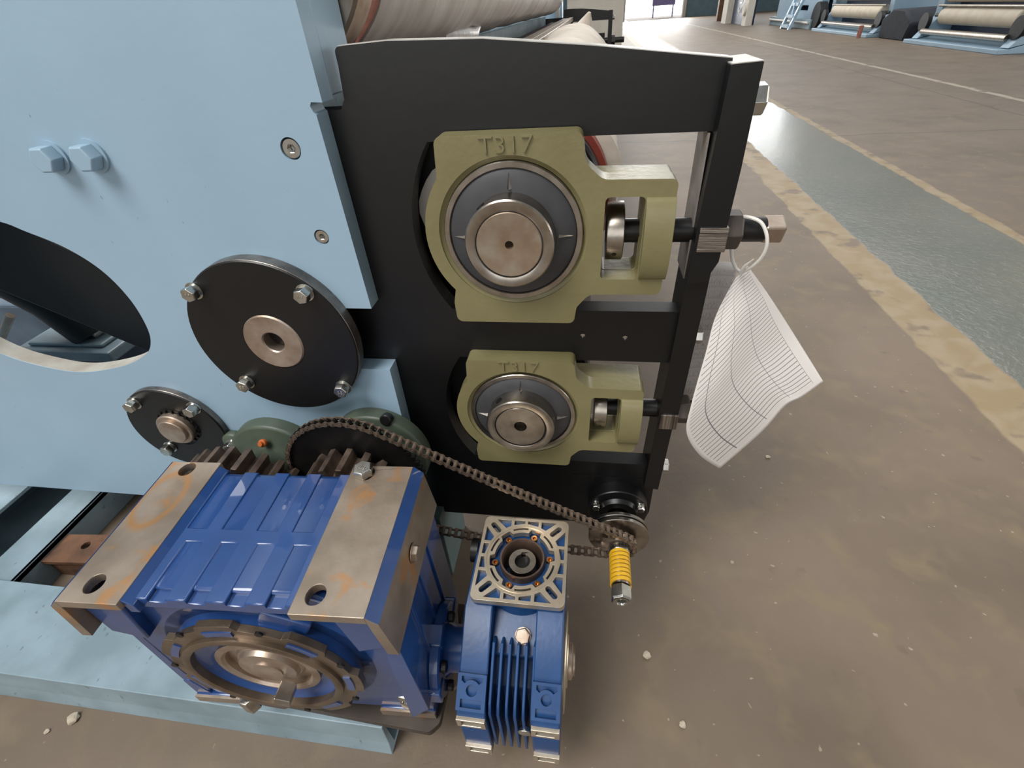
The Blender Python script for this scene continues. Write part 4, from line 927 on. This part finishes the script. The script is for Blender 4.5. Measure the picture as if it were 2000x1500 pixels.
# body
leg = [(0.47, -0.722), (0.352, -0.722), (0.247, -0.806), (0.238, -0.818), (0.238, -0.965), (0.47, -0.965)]
midp = [(0.45, -0.77), (0.36, -0.77), (0.318, -0.79), (0.285, -0.818), (0.283, -0.83), (0.283, -0.95), (0.45, -0.95)]
mb = MB()
for x0, x1 in ((XA, -0.122), (-0.054, XB)): mb.prism('yz', leg, x0, x1)
mb.prism('yz', [(p[0], p[1]+0.0) for p in midp], -0.125, -0.05)
obj('housing', mb, SBLUE, t, bevel=0.002, sharp=50)
mb = MB(); mb.prism('yz', [(0.44, -0.742), (0.392, -0.742), (0.366, -0.756), (0.334, -0.764), (0.312, -0.776), (0.318, -0.81), (0.44, -0.81)], -0.124, -0.052); obj('upper_boss', mb, SBLUE, t, bevel=0.003)
mb = MB(); a_ = Vector((0, -0.5, 0.86)).normalized(); q_ = Vector((-0.0745, 0.338, -0.7630)); mb.cyl(q_, a_, 0.0125, -0.002, 0.003, 28); mb.hexhead(q_+a_*0.003, a_, 0.021, 0.007, 0.3); mb.cyl(q_+a_*0.009, a_, 0.0088, 0, 0.0025, 28); obj('breather_plug', mb, STEELW, t, smooth=False, label='bare zinc plug')
for k in range(6):
    x = -0.1185+k*0.0125
    m_ = MB(); m_.prism('yz', [(0.318, -0.751), (0.254, -0.802), (0.2445, -0.818), (0.2445, -0.955), (0.29, -0.955), (0.29, -0.82), (0.335, -0.765)], x, x+0.0042); obj('fin', m_, SBLUE, t, bevel=0.001)
mb = MB(); mb.cyl((-0.066, 0.246, -0.872), (0, -1, 0), 0.0105, -0.004, 0.004, 28, 0.001); obj('sight_plug', mb, ZINC, t)
# mounting pads on the legs: sloping pad with a ring and two pockets, machined front edges
sl0 = Vector((0, 0.283, -0.7772)); dirv = Vector((0, -0.781, -0.625)).normalized(); nv = Vector((0, -0.625, 0.781)).normalized()
for x0, x1 in ((XA, -0.122), (-0.054, XB)):
    xm, hw = (x0+x1)/2, (x1-x0)/2
    def SP(u, s_): return (u, s_)
    m_ = MB(); L_ = 0.050
    loops = [[(-hw, 0), (hw, 0), (hw, L_), (-hw, L_)]]
    hr = hw*0.52
    loops.append([(-hw*0.72, 0.004), (hw*0.72, 0.004), (hw*0.72, 0.010)]+[(hr*1.25*math.cos(a), 0.0225-hr*1.25*math.sin(a)) for a in [math.radians(40+10*i) for i in range(11)]]+[(-hw*0.72, 0.010)])
    loops.append([(-hw*0.72, 0.0345), (hw*0.72, 0.0345), (hw*0.72, L_-0.004), (-hw*0.72, L_-0.004)])
    loops.append([(hr*0.72*math.cos(a), 0.0225-hr*0.72*math.sin(a)) for a in [2*PI*i/24 for i in range(24)]])
    m_.prism('xy', loops, 0.0, 0.006)
    M4 = Matrix(((1, 0, 0, xm), (0, dirv.y, nv.y, sl0.y), (0, dirv.z, nv.z, sl0.z), (0, 0, 0, 1))); m_.xform(M4)
    obj('mounting_pad', m_, SBLUE, t, bevel=0.0007, smooth=False)
    for z0, z1 in ((-0.845, -0.819), (-0.965, -0.938)):
        m_ = MB(); m_.prism('xz', [[(x0, z1), (x1, z1), (x1, z0), (x0, z0)], [(x0+0.007, z1-0.006), (x1-0.007, z1-0.006), (x1-0.007, z0+0.005), (x0+0.007, z0+0.005)]], 0.2325, 0.239); obj('machined_pad', m_, CREAM, t, smooth=False, bevel=0.0006, label='bare machined pad edge')
# side covers, output sleeve
mb = MB(); mb.lathe((XB, 0.352, -0.868), 'x', [(0, 0), (0.075, 0), (0.0755, 0.003), (0.074, 0.005), (0.04, 0.006), (0.038, 0.008), (0.0, 0.008)], 56); obj('side_cover', mb, CREAM, t, label='bare aluminium side cover')
mb = MB(); mb.lathe((XB, 0.352, -0.868), 'x', [(0.012, 0.010), (0.026, 0.008), (0.028, 0.0085), (0.028, 0.014), (0.022, 0.016), (0.022, 0.019), (0.012, 0.019)], 40, True); obj('output_sleeve', mb, STEELW, t)
mb = MB(); mb.lathe((XA, 0.345, -0.868), (-1, 0, 0), [(0.0, 0.0), (0.07, 0.0), (0.07, 0.006), (0.034, 0.008), (0.034, 0.009), (0, 0.009)], 48); obj('side_cover', mb, SBLUE, t)
mb = MB(); mb.cyl((-0.176, 0.46, -0.735), 'x', 0.02, 0, 0.012, 24); obj('bearing_cap', mb, BLACKM, t)

# ================================================================== base frame, plates
t = thing('machine_skid', 'light blue steel channel frame lying on the floor under the gearbox', 'frame', (-0.8, 0.5, -H))
zt_ = -0.967
mb = MB(); mb.prism('yz', [(0.247, zt_), (0.424, zt_), (0.424, zt_-0.008), (0.256, zt_-0.008), (0.256, -1.06), (0.29, -1.06), (0.29, -H), (0.236, -H), (0.243, -1.03)], -2.2, -0.32); obj('front_channel', mb, BLUED, t, smooth=False, bevel=0.0015)
mb = MB(); mb.prism('xz', [(-1.62, -0.93), (-1.46, -0.93), (-1.46, -0.94), (-1.61, -0.94), (-1.61, -1.05), (-1.46, -1.05), (-1.46, -H), (-1.62, -H)], 0.426, 2.6); obj('left_rail', mb, BLUED, t, smooth=False, bevel=0.0015)
mb = MB(); mb.box(-1.40, -1.30, 0.426, 2.6, -1.0, -0.985); mb.box(-1.31, -1.30, 0.426, 2.6, -H, -0.985); obj('inner_rail', mb, BLUED, t, smooth=False, bevel=0.0015)
mb = MB(); mb.box(-0.36, -0.318, 0.50, 0.70, -H, -0.86); mb.box(-0.40, -0.29, 0.60, 0.74, -H, -0.853); mb.box(-0.46, -0.318, 0.604, 0.70, -0.95, -0.855); obj('post', mb, mat('grey_green_enamel', lin(104, 122, 122), 0.5, 0, lin(90, 106, 106), 6), t, smooth=False, bevel=0.0015)
mb = MB(); mb.box(-2.2, -0.62, 0.75, 2.4, -0.99, -0.975); obj('deck_plate', mb, BLUED, t, smooth=False)
t = thing('iron_bracket', 'rusty flat iron strip with two holes beside the blue base frame', 'bracket', (-1.25, 0.53, -H))
mb = MB(); mb.prism('xy', [[(-1.385, 0.485), (-1.05, 0.51), (-1.05, 0.59), (-1.365, 0.565), (-1.385, 0.55)], circle(-1.322, 0.526, 0.0105, 20), circle(-1.222, 0.545, 0.0105, 20)], -1.012, -1.0); obj('strip', mb, RUST, t, smooth=False, bevel=0.001)
mb = MB(); mb.box(-1.36, -1.05, 0.50, 0.512, -H, -1.011); obj('leg', mb, RUST, t, smooth=False)
mb = MB(); mb.prism('xy', round_poly([(-0.62, 0.262), (-0.232, 0.2465), (-0.2175, 0.262), (-0.2175, 0.47), (-0.70, 0.47), (-0.70, 0.28)], [0.002, 0.012, 0.012, 0.004, 0.004, 0.004], 4), -0.9668, -0.9498)
obj('base_plate', mb, BROWNP, label='dark brown steel plate between the big gearbox and the blue frame', cat='plate', loc=(-0.45, 0.36, -0.9668), smooth=False, bevel=0.0012)
for k, (x, y, z, a, s_) in enumerate(((-0.605, 0.31, -0.94, 0.2, 1),)):
    pass

# ---- behind the frame: upper film roll, bars and the far side frame
t = thing('film_roll', 'long roll wrapped in grey plastic film behind the blue frame', 'roll', (-0.32, 3.0, -0.07))
RX, RZ, RR = -0.4115, 0.0895, 0.147
mb = MB(); lathe_noise(mb, (RX, RZ), RR, 0.793, 5.4, 0.0015, 90, 56); obj('film', mb, GCLOTH, t)
mb = MB(); mb.cyl((RX, 0, RZ), 'y', RR-0.004, 0.716, 0.772, 56, 0.004); mb.cyl((RX, 0, RZ), 'y', 0.05, 0.66, 5.8, 32); obj('core', mb, STEELW, t)
mb = MB(); lathe_noise(mb, (RX, RZ), RR-0.001, 0.766, 0.795, 0.003, 8, 56); obj('tape_band', mb, PINK, t, label='torn pinkish tape band')
mb = MB(); mb.tube([(RX+0.06, 1.35, RZ-0.128), (RX+0.075, 1.5, RZ-0.135), (RX+0.08, 1.62, RZ-0.138), (RX+0.08, 1.72, RZ-0.125)], [0.012, 0.02, 0.016, 0.004], 14); obj('film_flap', mb, GCLOTH, t)
t = thing('cross_beam', 'blue beam running to the far side frame under the film roll', 'beam', (-0.5, 3.2, -0.3))
mb = MB(); mb.box(-0.58, -0.47, 0.72, 5.9, -0.30, -0.075); obj('beam', mb, BLUED, t, smooth=False, bevel=0.003)
for k, (x0, x1, z, nm, mm) in enumerate(((-0.41, -0.31, -0.125, 'grey flat bar under the film roll, the widest', BROWNP), (-0.295, -0.245, -0.10, 'bare steel bar between the film roll and the cloth roller', STEELW), (-0.232, -0.2, -0.095, 'slim bare steel bar nearest the cloth roller', STEELW))):
    mb = MB(); mb.box(x0, x1, 0.74, 5.85, z-0.03, z); obj('steel_bar', mb, mm, label=nm, cat='bar', loc=((x0+x1)/2, 3.2, z-0.03), smooth=False, bevel=0.002)
t = thing('far_bracket_plate', 'dark slotted plate at the far ends of the rollers', 'plate', (-0.1, 6.0, -H))
mb = MB(); mb.prism('xz', [[(p[0], p[1]-0.012) for p in kout]], 5.9, 5.94); obj('plate', mb, BLACK, t, smooth=False)
mb = MB(); mb.box(0.138, 0.176, 5.88, 5.97, -0.76, -0.062); obj('end_bar', mb, BLACK, t, smooth=False)
mb = MB(); mb.cyl((0, 5.92, -0.30), 'x', 0.024, 0.02, 0.30, 20); mb.hexhead((0.177, 5.92, -0.30), 'x', 0.07, 0.035); obj('adjusting_screw', mb, BLACKM, t)
mb = MB(); mb.hexhead((0.176, 5.92, -0.12), 'x', 0.034, 0.02); obj('bolt', mb, ZINC, t)
mb = MB(); mb.box(-0.07, 0.11, 5.945, 6.05, -0.42, -0.24); obj('bearing_block', mb, BLACK, t, smooth=False)
mb = MB(); mb.box(-0.30, -0.05, 5.945, 6.1, -H, -0.5); obj('leg', mb, BLUED, t, smooth=False)
t = thing('far_side_frame', 'pale blue side frame at the far end of the rollers', 'machine frame', (-0.8, 6.1, -H))
mb = MB(); mb.box(-2.4, -0.36, 5.95, 6.0, -0.85, 1.2); obj('plate', mb, BLUE, t, smooth=False)
mb = MB(); mb.box(-0.44, -0.31, 5.955, 6.1, -0.1, 1.2); obj('column', mb, BLUE, t, smooth=False)
mb = MB(); mb.box(-0.346, -0.318, 5.55, 5.6, -0.085, 1.1); obj('white_upright', mb, WHITEP, label='slim white upright at the far end of the film roll', cat='upright', loc=(-0.332, 5.57, -0.085), smooth=False)
# inside of the frame seen through the big opening
t = thing('internal_frame', 'black painted framework inside the machine seen through the round opening', 'frame', (-0.9, 0.9, -0.9))
mb = MB(); mb.prism('xz', [smooth_loop([(-0.70, -0.30), (-0.675, -0.42), (-0.70, -0.53), (-0.60, -0.60), (-0.5, -0.3), (-0.62, -0.10), (-0.9, -0.05), (-1.3, -0.05), (-1.3, -0.17), (-0.95, -0.175), (-0.8, -0.205)], 4)], 0.65, 0.68); obj('guard_plate', mb, DARKIN, t, smooth=False)
mb = MB(); mb.obox((-1.10, 0.78, -0.355), (0.36, 0, -0.20), (0, 0.02, 0), (0.045, 0, 0.085)); obj('diagonal_arm', mb, DARKIN, t, smooth=False, bevel=0.004)
mb = MB(); mb.tube([(-1.30, 0.85, -0.36), (-1.23, 0.86, -0.47), (-1.19, 0.86, -0.565)], [0.075, 0.06, 0.05], 20); obj('post', mb, DARKIN, t)
mb = MB(); mb.box(-1.37, -1.10, 0.79, 0.95, -0.605, -0.578); mb.box(-1.34, -1.13, 0.81, 0.93, -0.578, -0.568); obj('blue_pad', mb, BLUED, t, smooth=False, bevel=0.005)
mb = MB(); mb.box(-1.20, -1.165, 0.835, 0.865, -0.568, -0.552); obj('fastener', mb, ZINC, t, bevel=0.003)
mb = MB(); mb.box(-1.35, -1.12, 0.80, 0.94, -0.965, -0.605); obj('pedestal', mb, NAVY, t, smooth=False)
mb = MB(); mb.cyl((-1.40, 0.87, -0.465), (1, 0.15, 0.22), 0.012, -0.3, 0.12, 16); obj('rod', mb, STEELW, t)
mb = MB(); mb.cyl((-1.40, 0.80, -0.56), (0.6, 0.2, 0.6), 0.009, -0.1, 0.09, 14); obj('lever', mb, STEELW, t)
mb = MB(); mb.box(-2.3, -0.55, 2.6, 2.65, -1.0, 0.6); obj('back_panel', mb, DARKIN, t, smooth=False)
mb = MB(); mb.box(-2.6, -1.0, 1.15, 1.9, -0.965, -0.66); obj('drive_case', mb, mat('dusty_blue_grey', lin(92, 108, 122), 0.5, 0, lin(74, 88, 102), 8), t, smooth=False, bevel=0.01)

# ================================================================== paper tied to the adjuster
def crv(P, t):
    n = len(P)-1; x = min(max(t, 0), 0.99999)*n; i = int(x); f = x-i
    p0, p1, p2, p3 = (Vector(P[min(max(i+k, 0), n)]) for k in (-1, 0, 1, 2))
    return 0.5*((2*p1)+(p2-p0)*f+(2*p0-5*p1+4*p2-p3)*f*f+(3*p1-p0-3*p2+p3)*f**3)
AB = [(0.2183, 0.655, -0.294), (0.262, 0.665, -0.345), (0.318, 0.675, -0.415), (0.3807, 0.66, -0.4948)]
BC = [(0.3807, 0.66, -0.4948), (0.357, 0.657, -0.525), (0.333, 0.65, -0.540), (0.310, 0.648, -0.60), (0.2655, 0.66, -0.709)]
AC = [(0.2132, 0.652, -0.2961), (0.1904, 0.64, -0.3632), (0.1839, 0.628, -0.425), (0.1775, 0.62, -0.5199), (0.1813, 0.624, -0.5863), (0.2165, 0.64, -0.6543), (0.2655, 0.66, -0.709)]
AA = [(0.2183, 0.655, -0.294), (0.2132, 0.652, -0.2961)]
def sheet(u, v):
    P = (1-v)*crv(AB, u)+v*crv(AC, u)+(1-u)*crv(AA, v)+u*crv(BC, v)
    Q = (1-u)*(1-v)*crv(AB, 0)+u*(1-v)*crv(AB, 1)+(1-u)*v*crv(AC, 0)+u*v*crv(AC, 1)
    r = P-Q
    r.y -= 0.010*math.sin(PI*v)*math.sin(PI*min(1, u*1.1))*(0.4+0.6*v)
    return r
t = thing('document_sheets', 'ruled white paper sheets hanging from the white cable tie', 'paper', (0.25, 0.66, -0.71))
mb = MB(); mb.grid(sheet, 48, 36); o = obj('front_sheet', mb, PAPER1, t, sharp=180)
s_ = o.modifiers.new('thickness', 'SOLIDIFY'); s_.thickness = 0.0003
def back_sheet(u, v):
    a = Vector((0.178, 0.706, -0.318)).lerp(Vector((0.178, 0.70, -0.60)), u); c = Vector((0.212, 0.672, -0.300)).lerp(Vector((0.238, 0.682, -0.585)), u)
    r = a.lerp(c, v); r.y += 0.006*math.sin(PI*v); return r
mb = MB(); mb.grid(back_sheet, 20, 12); o = obj('back_sheet', mb, PAPER2, t, sharp=180, label='printed sheet behind the ruled one')
s_ = o.modifiers.new('thickness', 'SOLIDIFY'); s_.thickness = 0.0003
mb = MB()
pts = [(0.192, 0.640, -0.2245), (0.199, 0.628, -0.2205), (0.212, 0.618, -0.2245), (0.221, 0.612, -0.242), (0.2225, 0.614, -0.262), (0.217, 0.625, -0.284), (0.209, 0.645, -0.300), (0.202, 0.666, -0.292), (0.196, 0.672, -0.262), (0.191, 0.664, -0.236)]
cl = smooth_loop([(p[0], p[1]) for p in pts], 5); cz_ = smooth_loop([(p[2], 0) for p in pts], 5)
mb.tube([(a[0], a[1], b_[0]) for a, b_ in zip(cl, cz_)], 0.0022, 8, True)
mb.tube([(0.2095, 0.640, -0.300), (0.2095, 0.63, -0.285), (0.214, 0.62, -0.272)], [0.0028, 0.002, 0.0006], 8)
obj('cable_tie', mb, WHITEP, label='white plastic tie looped over the upper adjusting screw', cat='tie', loc=(0.205, 0.64, -0.30))

# ---- grit on the floor
for x, y, s_, lab in ((-0.983, 0.215, 0.011, 'pale grit lump on the floor at the lower left'), (-1.02, 0.19, 0.005, 'tiny pale chip beside the larger lump at lower left'), (0.155, 0.462, 0.008, 'pale chip on the floor below the long nut'), (0.21, 0.345, 0.006, 'small pale chip right of the finned gearbox'), (0.545, 1.05, 0.006, 'small pale chip right of the hanging paper'), (0.28, 0.10, 0.0025, 'tiny white fleck near the lower right floor')):
    mb = MB(); bmesh.ops.create_icosphere(mb.bm, subdivisions=2, radius=s_)
    for v in mb.bm.verts: v.co *= 0.8+0.4*random.random(); v.co.z *= 0.6
    mb.xform(Matrix.Translation((x, y, -H+s_*0.45)))
    obj('floor_grit', mb, STONE, label=lab, cat='stone chip', loc=(x, y, -H), smooth=False, group='grit on the floor')
